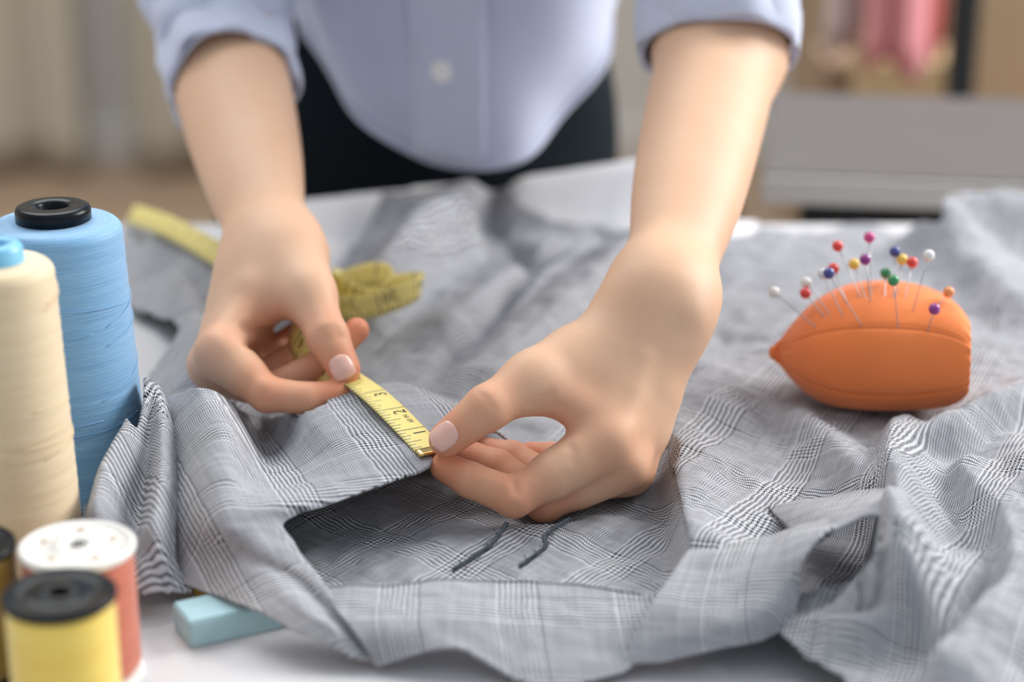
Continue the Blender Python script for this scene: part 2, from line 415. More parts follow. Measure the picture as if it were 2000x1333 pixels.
def carton(px0, px1, py0, y, dep, mat, label):
    x0, x1 = Yp(px0, 190, y)[0], Yp(px1, 190, y)[0]; zt = Yp(px0, py0, y)[2]
    e = empty('cardboard_box', ((x0 + x1) / 2, y + dep / 2, 0)); tag(e, label, 'box')
    box('body', (x0, y, 0), (x1, y + dep, zt - 0.03), mat, e, 0.002)
    box('lid', (x0 - 0.002, y - 0.002, zt - 0.05), (x1 + 0.002, y + dep + 0.002, zt), mat, e, 0.002)
carton(1614, 1790, 124, 2.77, 0.15, M['card_dark'], 'dark brown tall cardboard box behind the clothes rail, left of the tan box')
carton(1712, 1880, 122, 2.55, 0.2, M['card'], 'tan tall cardboard box standing behind the black post')

# ------------------------------------------------------------------ person: one skin surface from blended limbs
class Body:
    """signed distance field built from tapered capsules"""
    def __init__(s):
        s.a, s.b, s.ra, s.rb, s.grp, s.k, s.ch, s.kin, s.nch = [], [], [], [], [], [], [], [], 0
        s.disp = []            # (polyline, amplitude +carve/-raise, width)
    def cone(s, grp, a, b, ra, rb, k, new=True, kin=0.0025):
        if new: s.nch += 1
        s.kin.append(kin)
        s.ch.append(s.nch); s.a.append(np.array(a, float)); s.b.append(np.array(b, float)); s.ra.append(ra); s.rb.append(rb); s.grp.append(grp); s.k.append(k)
    def chain(s, grp, pts, rad, k, kin=0.0025):
        for i in range(len(pts) - 1): s.cone(grp, pts[i], pts[i + 1], rad[i], rad[i + 1], k, i == 0, kin)
    def limb(s, grp, pts, rad, k, n=36):
        """a chain with evenly changing radius"""
        q = crv(np.hstack([np.array(pts), np.array(rad)[:, None]]), n); s.chain(grp, q[:, :3], q[:, 3], k, 0.0003)
    def done(s):
        s.A, s.B = np.array(s.a), np.array(s.b); s.RA, s.RB = np.array(s.ra), np.array(s.rb)
        s.D = s.B - s.A; s.DD = (s.D ** 2).sum(1)
    def prim(s, i, X):
        v = X - s.A[i]; t = np.clip(v @ s.D[i] / s.DD[i], 0, 1)
        return np.sqrt(((v - t[:, None] * s.D[i]) ** 2).sum(1)) - (s.RA[i] + t * (s.RB[i] - s.RA[i]))
    def lower(s, X):
        return np.stack([s.prim(i, X) for i in range(len(s.A))], 1)
    def sdf(s, X, act=None, dact=None):
        BIG = 9.0
        g, chn = {}, {}
        rng = range(len(s.A)) if act is None else act
        for i in rng:
            d = s.prim(i, X); c = s.ch[i]
            if c in chn: chn[c] = (smin(chn[c][0], d, s.kin[i]), chn[c][1], chn[c][2])
            else: chn[c] = (d, s.grp[i], s.k[i])
        for c in sorted(chn):
            d, G, k = chn[c]
            g[G] = smin(g[G], d, k) if G in g else d
        out = None
        for side in ('L', 'R'):
            arm = g.get(side + 'arm'); fore = g.get(side + 'fore')
            if arm is None: arm = fore
            elif fore is not None: arm = smin(arm, fore, 0.030)
            res = arm
            for f in 'timrp':
                q = g.get(side + f)
                if q is None: continue
                e = smin(q, arm, 0.010 if f == 't' else 0.007) if arm is not None else q
                res = e if res is None else np.minimum(res, e)
            if res is None: continue
            out = res if out is None else smin(out, res, 0.004)
        tr = g.get('trunk')
        if tr is not None: out = tr if out is None else smin(out, tr, 0.03)
        if out is None: out = np.full(len(X), BIG)
        for q, (pl, amp, w) in enumerate(s.disp):
            if dact is not None and q not in dact: continue
            out = out + amp * np.exp(-(poly_dist(X, pl) / w) ** 2)
        return out
    def mesh(s, h, B=16):
        lo = np.minimum(s.A, s.B).min(0) - 0.12; hi = np.maximum(s.A, s.B).max(0) + 0.12
        nb = np.ceil((hi - lo) / (h * B)).astype(int)
        I = np.stack(np.meshgrid(*[np.arange(k) for k in nb], indexing='ij'), -1).reshape(-1, 3)
        C = lo + (I + 0.5) * h * B; R = h * B * 0.87
        keepb, acts = [], []
        for c0 in range(0, len(C), 20000):
            L = s.lower(C[c0:c0 + 20000]); mn = L.min(1)
            ok = np.where((mn < R + 0.012) & (mn > -R - 0.004))[0]
            for k in ok: keepb.append(c0 + k); acts.append(np.where(L[k] < R + 0.05)[0])
        N = (nb * B + 2).astype(np.int64)
        def key(c): return (c[..., 0] * N[1] + c[..., 1]) * N[2] + c[..., 2]
        ax = np.arange(B + 1); off = np.stack(np.meshgrid(ax, ax, ax, indexing='ij'), -1).reshape(-1, 3)
        VK, VP, Q = [], [], []
        dcen = [(np.asarray(pl).mean(0), np.linalg.norm(np.asarray(pl) - np.asarray(pl).mean(0), axis=1).max() + 3 * w) for pl, _, w in s.disp]
        corner = np.array([(i, j, k) for i in (0, 1) for j in (0, 1) for k in (0, 1)])
        edges = [(a, b) for a in range(8) for b in range(a + 1, 8) if np.abs(corner[a] - corner[b]).sum() == 1]
        for bi, act in zip(keepb, acts):
            base = I[bi] * B; X = lo + (base + off) * h
            da = [q for q, (cc, rr) in enumerate(dcen) if np.linalg.norm(cc - C[bi]) < rr + R]
            f = s.sdf(X, act, da).reshape(B + 1, B + 1, B + 1)
            if f.min() > 0 or f.max() < 0: continue
            sg = f < 0
            cells = np.zeros((B, B, B), int)
            for c in corner: cells += sg[c[0]:c[0] + B, c[1]:c[1] + B, c[2]:c[2] + B]
            ci = np.argwhere((cells > 0) & (cells < 8))
            if len(ci):
                acc = np.zeros((len(ci), 3)); cnt = np.zeros(len(ci))
                for a, b in edges:
                    pa, pb = ci + corner[a], ci + corner[b]
                    fa, fb = f[tuple(pa.T)], f[tuple(pb.T)]; m = (fa < 0) != (fb < 0)
                    t = np.where(m, fa / np.where(m, fa - fb, 1), 0)[:, None]
                    acc += np.where(m[:, None], pa + t * (pb - pa), 0); cnt += m
                VK.append(key(ci + base)); VP.append(lo + (base + acc / cnt[:, None]) * h)
            for d in range(3):
                e = [0, 0, 0]; e[d] = 1
                s0 = sg[:B, :B, :B]; s1 = sg[e[0]:e[0] + B, e[1]:e[1] + B, e[2]:e[2] + B]
                ei = np.argwhere(s0 != s1)
                if not len(ei): continue
                u, v = [(1, 2), (2, 0), (0, 1)][d]; du = np.zeros(3, int); dv = np.zeros(3, int); du[u] = 1; dv[v] = 1
                g0 = ei + base; q = np.stack([key(g0 - du - dv), key(g0 - dv), key(g0), key(g0 - du)], 1)
                flip = ~s0[tuple(ei.T)]; q[flip] = q[flip][:, ::-1]; Q.append(q)
        VK = np.concatenate(VK); VP = np.concatenate(VP); Q = np.concatenate(Q)
        o = np.argsort(VK); VK, VP = VK[o], VP[o]
        ix = np.searchsorted(VK, Q.ravel()).clip(0, len(VK) - 1); ok = (VK[ix] == Q.ravel()).reshape(-1, 4).all(1)
        F = ix.reshape(-1, 4)[ok]
        for lam in (0.5, 0.5):                              # light relaxation of grid stair noise
            acc = np.zeros_like(VP); cnt = np.zeros(len(VP))
            for k in range(4):
                np.add.at(acc, F[:, k], VP[F[:, (k + 1) % 4]]); np.add.at(cnt, F[:, k], 1)
            VP = VP + lam * (np.where(cnt[:, None] > 0, acc / np.maximum(cnt, 1)[:, None], VP) - VP)
        return VP, F
    def grad(s, X, e=0.0006):
        return np.stack([s.sdf(X + e * np.eye(3)[i]) - s.sdf(X - e * np.eye(3)[i]) for i in range(3)], 1) / (2 * e)
    def hit(s, px, py, mm0=-60):
        """first skin point along the ray of a photo pixel"""
        p = P(px, py, mm0); r = nrm(p - CAMP)
        for _ in range(90):
            d = float(s.sdf(p[None])[0])
            if d < 1e-4: break
            p = p + r * d * 0.7
        return p

def smin(a, b, k):
    h = np.maximum(k - np.abs(a - b), 0) / k
    return np.minimum(a, b) - h * h * k * 0.25

def poly_dist(X, pl):
    pl = np.asarray(pl, float); best = np.full(len(X), 9.0)
    if len(pl) == 1: return np.linalg.norm(X - pl[0], axis=1)
    for a, b in zip(pl[:-1], pl[1:]):
        d = b - a; t = np.clip((X - a) @ d / (d @ d + 1e-12), 0, 1)
        best = np.minimum(best, np.linalg.norm(X - a - t[:, None] * d, axis=1))
    return best

BODY = Body()
def lerp(a, b, t): return np.asarray(a) + (np.asarray(b) - np.asarray(a)) * t
def hand(side, J, perp, shoulder):
    """J: joints as (px, py, mm); perp: wrist width direction"""
    W, E = P(*J['W']), P(*J['E']); perp = nrm(perp)
    ax = nrm(E - W); perp = nrm(perp - ax * (perp @ ax)); oth = np.cross(ax, perp)
    g = side + 'fore'
    for sgn in (-1, 1):                                        # two bones side by side give a flat wrist
        BODY.limb(g, [W - ax * 0.012 + perp * sgn * 0.0090, lerp(W, E, 0.12) + perp * sgn * 0.0095, lerp(W, E, 0.35) + perp * sgn * 0.0105, lerp(W, E, 0.65) + perp * sgn * 0.0105, lerp(W, E, 1.0) + perp * sgn * 0.010],
                  [0.0118, 0.0138, 0.0195, J['rf'][0], J['rf'][1]], 0.02)
    BODY.limb(g, [E, lerp(E, shoulder, 0.5), shoulder], [J['rf'][1] + 0.004, 0.040, 0.048], 0.03)
    g = side + 'arm'
    spread = J['spread']                                       # carpal offsets index..pinky
    mc = {}
    for f, sp in zip('imrp', (-1, -0.33, 0.33, 1)):
        base = W + perp * spread * sp * 0.0075 - ax * 0.004; m = P(*J[f][0]); mc[f] = (base, m)
        rr = {'i': 0.0118, 'm': 0.0118, 'r': 0.0112, 'p': 0.0102}[f]
        BODY.chain(g, [base, lerp(base, m, 0.55), m], [0.0118, 0.0122, rr], 0.012)
    T0, T1, T2, T3 = [P(*q) for q in J['t']]
    BODY.chain(g, [lerp(W, T0, 0.3), T0, T1], [0.0130, 0.0142, 0.0122], 0.016)
    ib, im = mc['i']
    for q in J['web']:                                         # skin between thumb and index
        BODY.cone(g, lerp(T0, T1, q[0]), lerp(ib, im, q[1]), q[2], q[2], 0.012)
    BODY.cone(g, lerp(W, mc['m'][1], 0.35), lerp(W, mc['r'][1], 0.75), 0.014, 0.012, 0.014)
    BODY.chain(side + 't', [T1, T2, T3], J['rt'], 0.005)
    for f in 'imrp':
        p = [P(*q) for q in J[f]]; BODY.chain(side + f, p, J['r' + f], 0.0045)
        BODY.cone(side + f, lerp(p[0], p[1], 0.30), lerp(p[0], p[1], 0.55), J['r' + f][0] * 0.96 + 0.0006, J['r' + f][1] + 0.0009, 0.006)

SH_R = np.array([-0.20, 1.40, TZ + 0.42]); SH_L = np.array([0.125, 1.33, TZ + 0.43])
# the person's left hand (right in the photo)
JL = dict(W=(1300, 566, 46), E=(1408, 92, 242), rf=(0.0235, 0.0265), spread=1.0,
          t=[(1208, 640, 38), (1040, 746, 4), (952, 797, -10), (872, 859, -8)], rt=[0.0118, 0.0108, 0.0084],
          i=[(1176, 872, 2), (1004, 972, -10), (918, 938, -5), (868, 912, -1)], ri=[0.0112, 0.0093, 0.0082, 0.0070],
          m=[(1216, 904, 12), (1064, 982, 10), (972, 912, 22), (905, 885, 28)], rm=[0.0112, 0.0093, 0.0082, 0.0070],
          r=[(1230, 918, 29), (1085, 945, 29), (1000, 893, 42), (938, 880, 48)], rr=[0.0106, 0.0088, 0.0078, 0.0066],
          p=[(1226, 915, 46), (1122, 905, 44), (1078, 892, 54), (1034, 886, 58)], rp=[0.0095, 0.0078, 0.0068, 0.0058],
          web=[(0.55, 0.45, 0.0105), (0.80, 0.66, 0.0078), (0.97, 0.84, 0.0062), (1.02, 0.93, 0.0050)])
hand('L', JL, P(1385, 585, 60) - P(1213, 545, 46), SH_L)
# the person's right hand (left in the photo)
JR = dict(W=(530, 486, 140), E=(436, 100, 340), rf=(0.0245, 0.0275), spread=-1.0,
          t=[(570, 520, 122), (604, 578, 98), (640, 658, 80), (672, 722, 75)], rt=[0.0118, 0.0106, 0.0084],
          i=[(428, 690, 82), (520, 770, 66), (598, 779, 68), (660, 768, 72)], ri=[0.0112, 0.0090, 0.0080, 0.0068],
          m=[(414, 714, 98), (524, 766, 98), (624, 714, 98), (697, 645, 104)], rm=[0.0110, 0.0090, 0.0080, 0.0066],
          r=[(424, 706, 116), (508, 738, 118), (572, 700, 120), (606, 660, 122)], rr=[0.0104, 0.0086, 0.0076, 0.0064],
          p=[(446, 690, 132), (506, 706, 134), (550, 676, 136), (584, 644, 138)], rp=[0.0094, 0.0076, 0.0066, 0.0056],
          web=[(0.55, 0.40, 0.0105), (0.80, 0.58, 0.0075)])
hand('R', JR, P(608, 478, 130) - P(447, 500, 150), SH_R)
# trunk, neck and head (above the frame, inside the clothes)
HIP = np.array([-0.074, 1.52, TZ + 0.02]); CH = (SH_L + SH_R) / 2
BODY.chain('trunk', [HIP + [0.03, 0, 0.10], lerp(HIP, CH, 0.55), CH + [0, 0.03, -0.06]], [0.07, 0.075, 0.085], 0.05)
BODY.chain('trunk', [SH_R, CH + [0, 0.02, 0.01], SH_L], [0.046, 0.055, 0.046], 0.04)
NK = CH + np.array([0, -0.06, 0.13]); HD = CH + np.array([0, -0.11, 0.22])
BODY.cone('trunk', CH + [0, 0.0, 0.02], NK, 0.048, 0.045, 0.04)
BODY.cone('trunk', HD + [0, 0.01, 0.02], HD + [0, -0.035, -0.035], 0.074, 0.058, 0.03)
BODY.cone('trunk', HD + [0, -0.075, -0.02], HD + [0, -0.092, -0.05], 0.008, 0.010, 0.012)
BODY.done()

# surface detail: creases (+) and knuckle or tendon swellings (-), laid on the skin
def on_skin(pix, mm0=-60): return [BODY.hit(x, y, mm0) for x, y in pix]
DET = []
def crease(pix, amp=0.0008, w=0.0014): DET.append((on_skin(pix), amp, w))
def swell(pix, amp=0.0012, w=0.006): DET.append((on_skin(pix), -amp, w))
crease([(1044, 792), (1060, 780), (1078, 772)], 0.0008, 0.0022)
crease([(1062, 795), (1085, 790), (1100, 800)], 0.0006, 0.0016)
crease([(1003, 942), (1007, 962)], 0.0011, 0.0018)
crease([(921, 914), (917, 928)], 0.0007, 0.0015)
crease([(1112, 871), (1122, 884), (1118, 900)], 0.0008, 0.002)
crease([(1178, 933), (1140, 955), (1085, 985)], 0.0008, 0.0016)
for q in ((938, 776), (948, 784), (958, 790)):
    crease([(q[0] - 8, q[1] - 14), (q[0] + 4, q[1] - 2), (q[0] + 10, q[1] + 14)], 0.00035, 0.0012)
for q in ((992, 1000), (1004, 1004), (1016, 1004)): crease([(q[0], q[1] - 10), (q[0] - 2, q[1] + 8)], 0.0006, 0.0015)
swell([(1215, 852)], 0.0022, 0.010); swell([(1243, 925)], 0.0016, 0.008); swell([(1003, 992)], 0.0008, 0.006)
swell([(1262, 700), (1232, 830)], 0.0008, 0.005); swell([(1360, 612)], 0.0015, 0.009)
crease([(478, 640), (500, 648), (540, 655), (566, 658)], 0.0024, 0.0028)
crease([(482, 676), (500, 682), (516, 690)], 0.0018, 0.0026)
for q in ((640, 642), (645, 652), (650, 661)): crease([(q[0] - 15, q[1] + 6), (q[0] + 3, q[1]), (q[0] + 18, q[1] - 3)], 0.0008, 0.0017)
swell([(430, 665)], 0.0018, 0.010); swell([(520, 752)], 0.0008, 0.006); swell([(480, 545)], 0.0012, 0.008)
BODY.disp = DET

V, F = BODY.mesh(0.00115)
# even out the arms above the wrists
_adj = np.concatenate([F[:, [k, (k + 1) % 4]] for k in range(4)])
_w = np.zeros(len(V))
for _J in (JL, JR):
    _a, _b = P(*_J['W']), P(*_J['E']); _d = nrm(_b - _a); _w = np.maximum(_w, np.clip(((V - _a) @ _d - 0.02) / 0.05, 0, 1) * (np.linalg.norm(np.cross(V - _a, _d), axis=1) < 0.12))
_m = _w > 0; _ad = _adj[_m[_adj[:, 0]]]
for _ in range(30):
    _s = np.zeros_like(V); _c = np.zeros(len(V)); np.add.at(_s, _ad[:, 0], V[_ad[:, 1]]); np.add.at(_c, _ad[:, 0], 1)
    V = np.where((_c > 0)[:, None], V + 0.6 * _w[:, None] * (_s / np.maximum(_c, 1)[:, None] - V), V)
person = mesh_obj('person', V, F, M['skin'])
# lowest skin over each 3 mm cell of the table, for cloth that gives way under the hands
_q = V[(V[:, 2] < TZ + 0.07) & (V[:, 1] < 1.2)]; LOW_C = 0.003
LOW = np.full((260, 260), 9.0); _i = np.clip(((_q[:, 0] + 0.39) / LOW_C).astype(int), 0, 259); _j = np.clip(((_q[:, 1] - 0.6) / LOW_C).astype(int), 0, 259)
np.minimum.at(LOW, (_i, _j), _q[:, 2] - TZ)
for _ in range(2):
    _p = np.pad(LOW, 1, mode='edge'); LOW = np.min([_p[a:a + 260, b:b + 260] + (0.0006 if (a, b) != (1, 1) else 0) for a in range(3) for b in range(3)], axis=0)
LOW = np.minimum(LOW, 0.09)
for _ in range(2):
    _p = np.pad(LOW, 1, mode='edge'); LOW = np.mean([_p[a:a + 260, b:b + 260] for a in range(3) for b in range(3)], axis=0)
def give_way(x, y, z, most=0.016):
    fx, fy = np.clip((x + 0.39) / LOW_C - 0.5, 0, 258.9), np.clip((y - 0.6) / LOW_C - 0.5, 0, 258.9); i, j = fx.astype(int), fy.astype(int); u, v = fx - i, fy - j
    lo = (LOW[i, j] * (1 - u) + LOW[i + 1, j] * u) * (1 - v) + (LOW[i, j + 1] * (1 - u) + LOW[i + 1, j + 1] * u) * v - 0.0016
    return np.where((z > lo) & (z - lo < most), lo, z)
tag(person, 'person in a light blue shirt with rolled sleeves bending over the table to measure cloth', 'person')
fl = np.zeros(len(V))
def flush(p, w, a):
    global fl
    fl = np.maximum(fl, a * np.exp(-(((V - p) ** 2).sum(1)) / (w * w)))
for J in (JL, JR):
    for f, w in zip('imrp', (0.016, 0.015, 0.014, 0.013)):
        flush(P(*J[f][3]), w * 1.25, 0.95); flush(P(*J[f][2]), w * 1.2, 0.60); flush(P(*J[f][1]), w * 1.25, 0.70); flush(P(*J[f][0]), w * 1.2, 0.45)
    flush(P(*J['t'][3]), 0.020, 0.85); flush(P(*J['t'][2]), 0.018, 0.5); flush(lerp(P(*J['t'][1]), P(*J['i'][0]), 0.5), 0.018, 0.45)
at = person.data.attributes.new('flush', 'FLOAT', 'POINT'); at.data.foreach_set('value', fl.astype(np.float32))

def nail(px, py, axis_from, axis_to, length, width, parent):
    c = BODY.hit(px, py); nv = nrm(BODY.grad(c[None])[0]); t = nrm(P(*axis_to) - P(*axis_from))
    t = nrm(t - nv * (t @ nv)); b = np.cross(nv, t); n = 21
    s, a = np.meshgrid(np.linspace(-1, 1, n), np.linspace(-1, 1, n), indexing='ij')
    # rounded plate: square mapped towards a superellipse
    aa = a * np.sqrt(1 - 0.42 * s ** 2 * np.where(s > 0, 0.55, 1.0)); ss = s * np.sqrt(1 - 0.42 * a ** 2 * np.where(s > 0, 0.9, 1.0))
    X = c + (ss * length / 2)[..., None] * t + (aa * width / 2)[..., None] * b
    X = X.reshape(-1, 3) + nv * 0.004
    for _ in range(30):
        d = BODY.sdf(X); X = X - nv * np.clip(d - 0.0, -0.002, 0.002)[:, None] * 0.8
    e = np.maximum(np.abs(s), np.abs(a)).ravel()
    lift = 0.00055 * (1 - e ** 6) - 0.0002 * (e > 0.97)
    fr = (s.ravel() > 0.9); lift = lift + 0.0004 * fr
    X = X + nv * lift[:, None]
    # smooth along the plate, keeps the cross curve
    o = mesh_obj('thumbnail', X, grid_faces(n, n), M['nail']); keep(o, parent)
    o.modifiers.new('thick', 'SOLIDIFY').thickness = 0.0004
    return o
nail(866, 851, JL['t'][2], JL['t'][3], 0.0135, 0.0118, person)
nail(666, 718, JR['t'][2], JR['t'][3], 0.0122, 0.0118, person)

# ---- clothes
def ring_loft(name, rings, mat, parent=None, cap=False, thick=0.0016, uvs=True):
    R = np.array(rings); m, n = R.shape[:2]
    Vv = R.reshape(-1, 3); i, j = np.meshgrid(np.arange(m - 1), np.arange(n), indexing='ij')
    Fq = np.stack([i * n + j, i * n + (j + 1) % n, (i + 1) * n + (j + 1) % n, (i + 1) * n + j], -1).reshape(-1, 4)
    o = mesh_obj(name, Vv, Fq, mat)
    if thick: s = o.modifiers.new('thick', 'SOLIDIFY'); s.thickness = thick; s.offset = -1
    if parent: keep(o, parent)
    return o

TH = np.linspace(0, 2 * math.pi, 144, endpoint=False)
def shirt_pt(th, s, off=0.0):
    """th 0 = front (towards the camera), s 0 hem .. 1 collar"""
    cx = np.interp(s, [0, 0.25, 0.6, 0.85, 1], [-0.036, -0.034, -0.036, -0.038, -0.038])
    cy = np.interp(s, [0, 0.25, 0.6, 0.85, 1], [1.425, 1.42, 1.38, 1.345, 1.335])
    rx = np.interp(s, [0, 0.10, 0.25, 0.6, 0.85, 1], [0.118, 0.122, 0.130, 0.165, 0.165, 0.062])
    ry = np.interp(s, [0, 0.25, 0.6, 0.85, 1], [0.105, 0.112, 0.115, 0.10, 0.055])
    hem = 0.050 + 0.062 * np.abs(np.sin(th / 2)) ** 1.3
    hem = np.where(np.cos(th) > -2, 0.060 + 0.085 * (1 - np.cos(th)) / 2 + 0.062 * np.sin(th) ** 2, hem)
    z = TZ + hem + (0.475 - hem) * s
    fold = 0.008 * np.sin(3 * th + 0.8) * (1 - s) + 0.0045 * np.sin(7 * th + 2.2 * s + 0.4) * (1 - 0.6 * s) + 0.0035 * np.sin(5 * th - 9 * s + 1) + 0.0035 * np.sin(9 * th + 14 * s) * np.exp(-s * 2)
    r = 1.0
    sx = np.sign(np.sin(th)) * np.abs(np.sin(th)) ** 0.85; cyy = np.sign(np.cos(th)) * np.abs(np.cos(th)) ** 0.85
    x = cx + (rx + fold + off) * sx; y = cy - (ry + fold + off) * cyy
    return np.stack([x + 0 * z, y, z], -1)
SS = np.linspace(0, 1, 70) ** 1.15
shirt = ring_loft('shirt', [shirt_pt(TH, s) for s in SS], M['shirt'], person)
def strip(name, x_lo, x_hi, s0, s1, off, mat, parent, n=40, m=14, thick=0.0012):
    th_lo, th_hi = x_lo, x_hi; G = []
    for s in np.linspace(s0, s1, n): G.append(shirt_pt(np.linspace(th_lo, th_hi, m), s, off))
    o = mesh_obj(name, np.array(G).reshape(-1, 3), grid_faces(n, m), mat); keep(o, parent)
    q = o.modifiers.new('thick', 'SOLIDIFY'); q.thickness = thick; q.offset = 0; return o
strip('placket', -0.20, 0.085, 0.012, 0.9, 0.0056, M['shirt'], shirt, thick=0.003)
strip('hem_fold', -1.2, 1.2, 0.0, 0.016, 0.0010, M['shirt'], shirt, n=4, m=90)
def shirt_button(th, s):
    p = shirt_pt(np.array([th]), s, 0.0066)[0]; q = shirt_pt(np.array([th + 0.02]), s, 0.0066)[0]; w = shirt_pt(np.array([th]), s + 0.02, 0.0066)[0]
    tx = nrm(q - p); nz = nrm(np.cross(tx, nrm(w - p))); nz = nz if nz[1] < 0 else -nz
    prof = [(0.0, 0.0009), (0.004, 0.0009), (0.0060, 0.0018), (0.0072, 0.0016), (0.0076, 0.0005), (0.0072, 0.0)]
    o = lathe('button', prof, M['button'], (0, 0, 0), 40); bm = bmesh.new(); bm.from_mesh(o.data)
    R = Matrix((tx, np.cross(nz, tx), nz)).transposed().to_4x4(); R.translation = Vector(p); bm.transform(R); bm.to_mesh(o.data); bm.free()
    keep(o, shirt); return o

def sleeve(W, E, S, r0, r1, name, seed, t0, cuffw):
    """rolled sleeve from a point on the forearm, round the elbow, to the shoulder"""
    ax = [lerp(W, E, t0), lerp(W, E, (t0 + 1) / 2), E, lerp(E, S, 0.25), lerp(E, S, 0.6), S] if t0 < 0.9 else [lerp(W, E, t0), lerp(E, S, 0.17), lerp(E, S, 0.5), S]
    C = crv(np.array(ax), 60); tang = np.gradient(C, axis=0)
    L = np.concatenate([[0], np.cumsum(np.linalg.norm(np.diff(C, axis=0), axis=1))])
    n = 96; th = np.linspace(0, 2 * math.pi, n, endpoint=False); rings = []
    a = nrm(np.cross(tang[0], [0, 1, 0.2]))
    frames = []
    for i in range(len(C)):
        t = nrm(tang[i]); a = nrm(a - t * (a @ t)); frames.append((a, np.cross(t, a)))
        s = L[i] / L[-1]; r = r0 + (r1 - r0) * min(1, s * 1.3)
        w = 0.004 * np.sin(2 * th + 40 * L[i] + seed) + 0.003 * np.sin(5 * th - 70 * L[i] + seed * 2) + 0.0025 * np.sin(3 * th + 120 * L[i])
        w = w * min(1, 0.25 + L[i] / 0.06)
        rr = (r + w)[:, None]; rings.append(C[i] + rr * (np.cos(th)[:, None] * frames[i][0] + np.sin(th)[:, None] * frames[i][1]))
    o = ring_loft('sleeve', rings, M['shirt'], shirt)
    # turned-up cuff: two lapped bands
    def band(l0, l1, extra, nm):
        rg = []
        for q, l in enumerate(np.linspace(l0, l1, 16)):
            i = np.interp(l, L, np.arange(len(C))); i0 = int(min(i, len(C) - 2)); f = i - i0
            c = lerp(C[i0], C[i0 + 1], f); fa, fb = frames[i0]
            e = extra * (1 - 0.6 * (abs(q - 7.5) / 7.5) ** 4)
            w = 0.0022 * np.sin(3 * th + seed + 20 * l) + 0.0016 * np.sin(8 * th + seed * 3)
            rg.append(c + (r0 + e + w + 0.002 * (q / 15))[:, None] * (np.cos(th)[:, None] * fa + np.sin(th)[:, None] * fb))
        return ring_loft(nm, rg, M['shirt'], shirt, thick=0.0022)
    band(-0.0, cuffw, 0.0030, 'cuff'); band(cuffw * 0.55, cuffw * 1.5, 0.0015, 'cuff')
    return o
Wr, Er = P(*JR['W']), P(*JR['E']); Wl, El = P(*JL['W']), P(*JL['E'])
sleeve(Wr, Er, SH_R, 0.0385, 0.062, 'sleeve', 0.7, 0.79, 0.046)
sleeve(Wl, El, SH_L, 0.0450, 0.062, 'sleeve', 2.1, 0.965, 0.036)
shirt_button(-0.055, 0.165); shirt_button(-0.055, 0.40); shirt_button(-0.055, 0.62)
# collar
ring_loft('collar', [np.stack([NK[0] + (0.062 - 0.01 * q) * np.sin(TH), NK[1] + 0.02 - (0.06 - 0.01 * q) * np.cos(TH), TZ * 0 + NK[2] - 0.095 + 0.045 * q + 0.02 * (1 - np.cos(TH)) * q], -1) for q in (0, 0.5, 1.0)], M['shirt'], shirt)
# trousers
def trousers():
    th = np.linspace(0, 2 * math.pi, 96, endpoint=False); rings = []
    for z in np.linspace(0.17, -0.10, 22):
        rx = np.interp(z, [-0.1, -0.02, 0.06, 0.17], [0.165, 0.158, 0.152, 0.135]); ry = 0.10
        w = 0.002 * np.sin(4 * th + 30 * z)
        rings.append(np.stack([HIP[0] + (rx + w) * np.sin(th), 1.525 - (ry + w) * np.cos(th), np.full_like(th, TZ + z)], -1))
    o = ring_loft('trousers', rings, M['navy'], person, thick=0.0015)
    for sx in (-1, 1):
        rg = []
        for z in np.linspace(-0.06, -0.735, 40):
            rx = np.interp(z, [-0.735, -0.45, -0.06], [0.05, 0.058, 0.086]); cx = HIP[0] + sx * np.interp(z, [-0.735, -0.06], [0.085, 0.076])
            w = 0.002 * np.sin(3 * th + 25 * z)
            rg.append(np.stack([cx + (rx + w) * np.sin(th), 1.525 - (rx * 1.1 + w) * np.cos(th), np.full_like(th, TZ + z)], -1))
        l = ring_loft('trouser_leg', rg, M['navy'], o, thick=0.0015)
    for sx in (-1, 1):
        b = bmesh.new(); bmesh.ops.create_uvsphere(b, u_segments=32, v_segments=20, radius=1.0)
        for v in b.verts:
            v.co = Vector((v.co.x * 0.042, v.co.y * 0.12 - 0.03, max(v.co.z, -0.35) * 0.055 + 0.0205))
        me = bpy.data.meshes.new('shoe'); b.to_mesh(me); b.free(); me.materials.append(M['black_plastic'])
        q = bpy.data.objects.new('shoe', me); COL.objects.link(q); q.location = (HIP[0] + sx * 0.085, 1.505, 0); keep(q, person)
        me.polygons.foreach_set('use_smooth', [True] * len(me.polygons))
trousers()
def hair():
    b = bmesh.new(); bmesh.ops.create_uvsphere(b, u_segments=48, v_segments=32, radius=1.0)
    for v in b.verts:
        x, y, z = v.co; f = 1.0
        if y < -0.25 and z < 0.45: f = 0.80
        v.co = Vector((x * 0.088 * f, 0.015 + y * 0.098 * f, 0.012 + z * 0.10 * f)) + Vector(HD)
    bm_bun = bmesh.ops.create_uvsphere(b, u_segments=24, v_segments=16, radius=0.038)
    for v in bm_bun['verts']: v.co = v.co + Vector(HD) + Vector((0, 0.115, 0.03))
    me = bpy.data.meshes.new('hair'); b.to_mesh(me); b.free(); me.materials.append(M['hair'])
    me.polygons.foreach_set('use_smooth', [True] * len(me.polygons))
    q = bpy.data.objects.new('hair', me); COL.objects.link(q); keep(q, person)
hair()

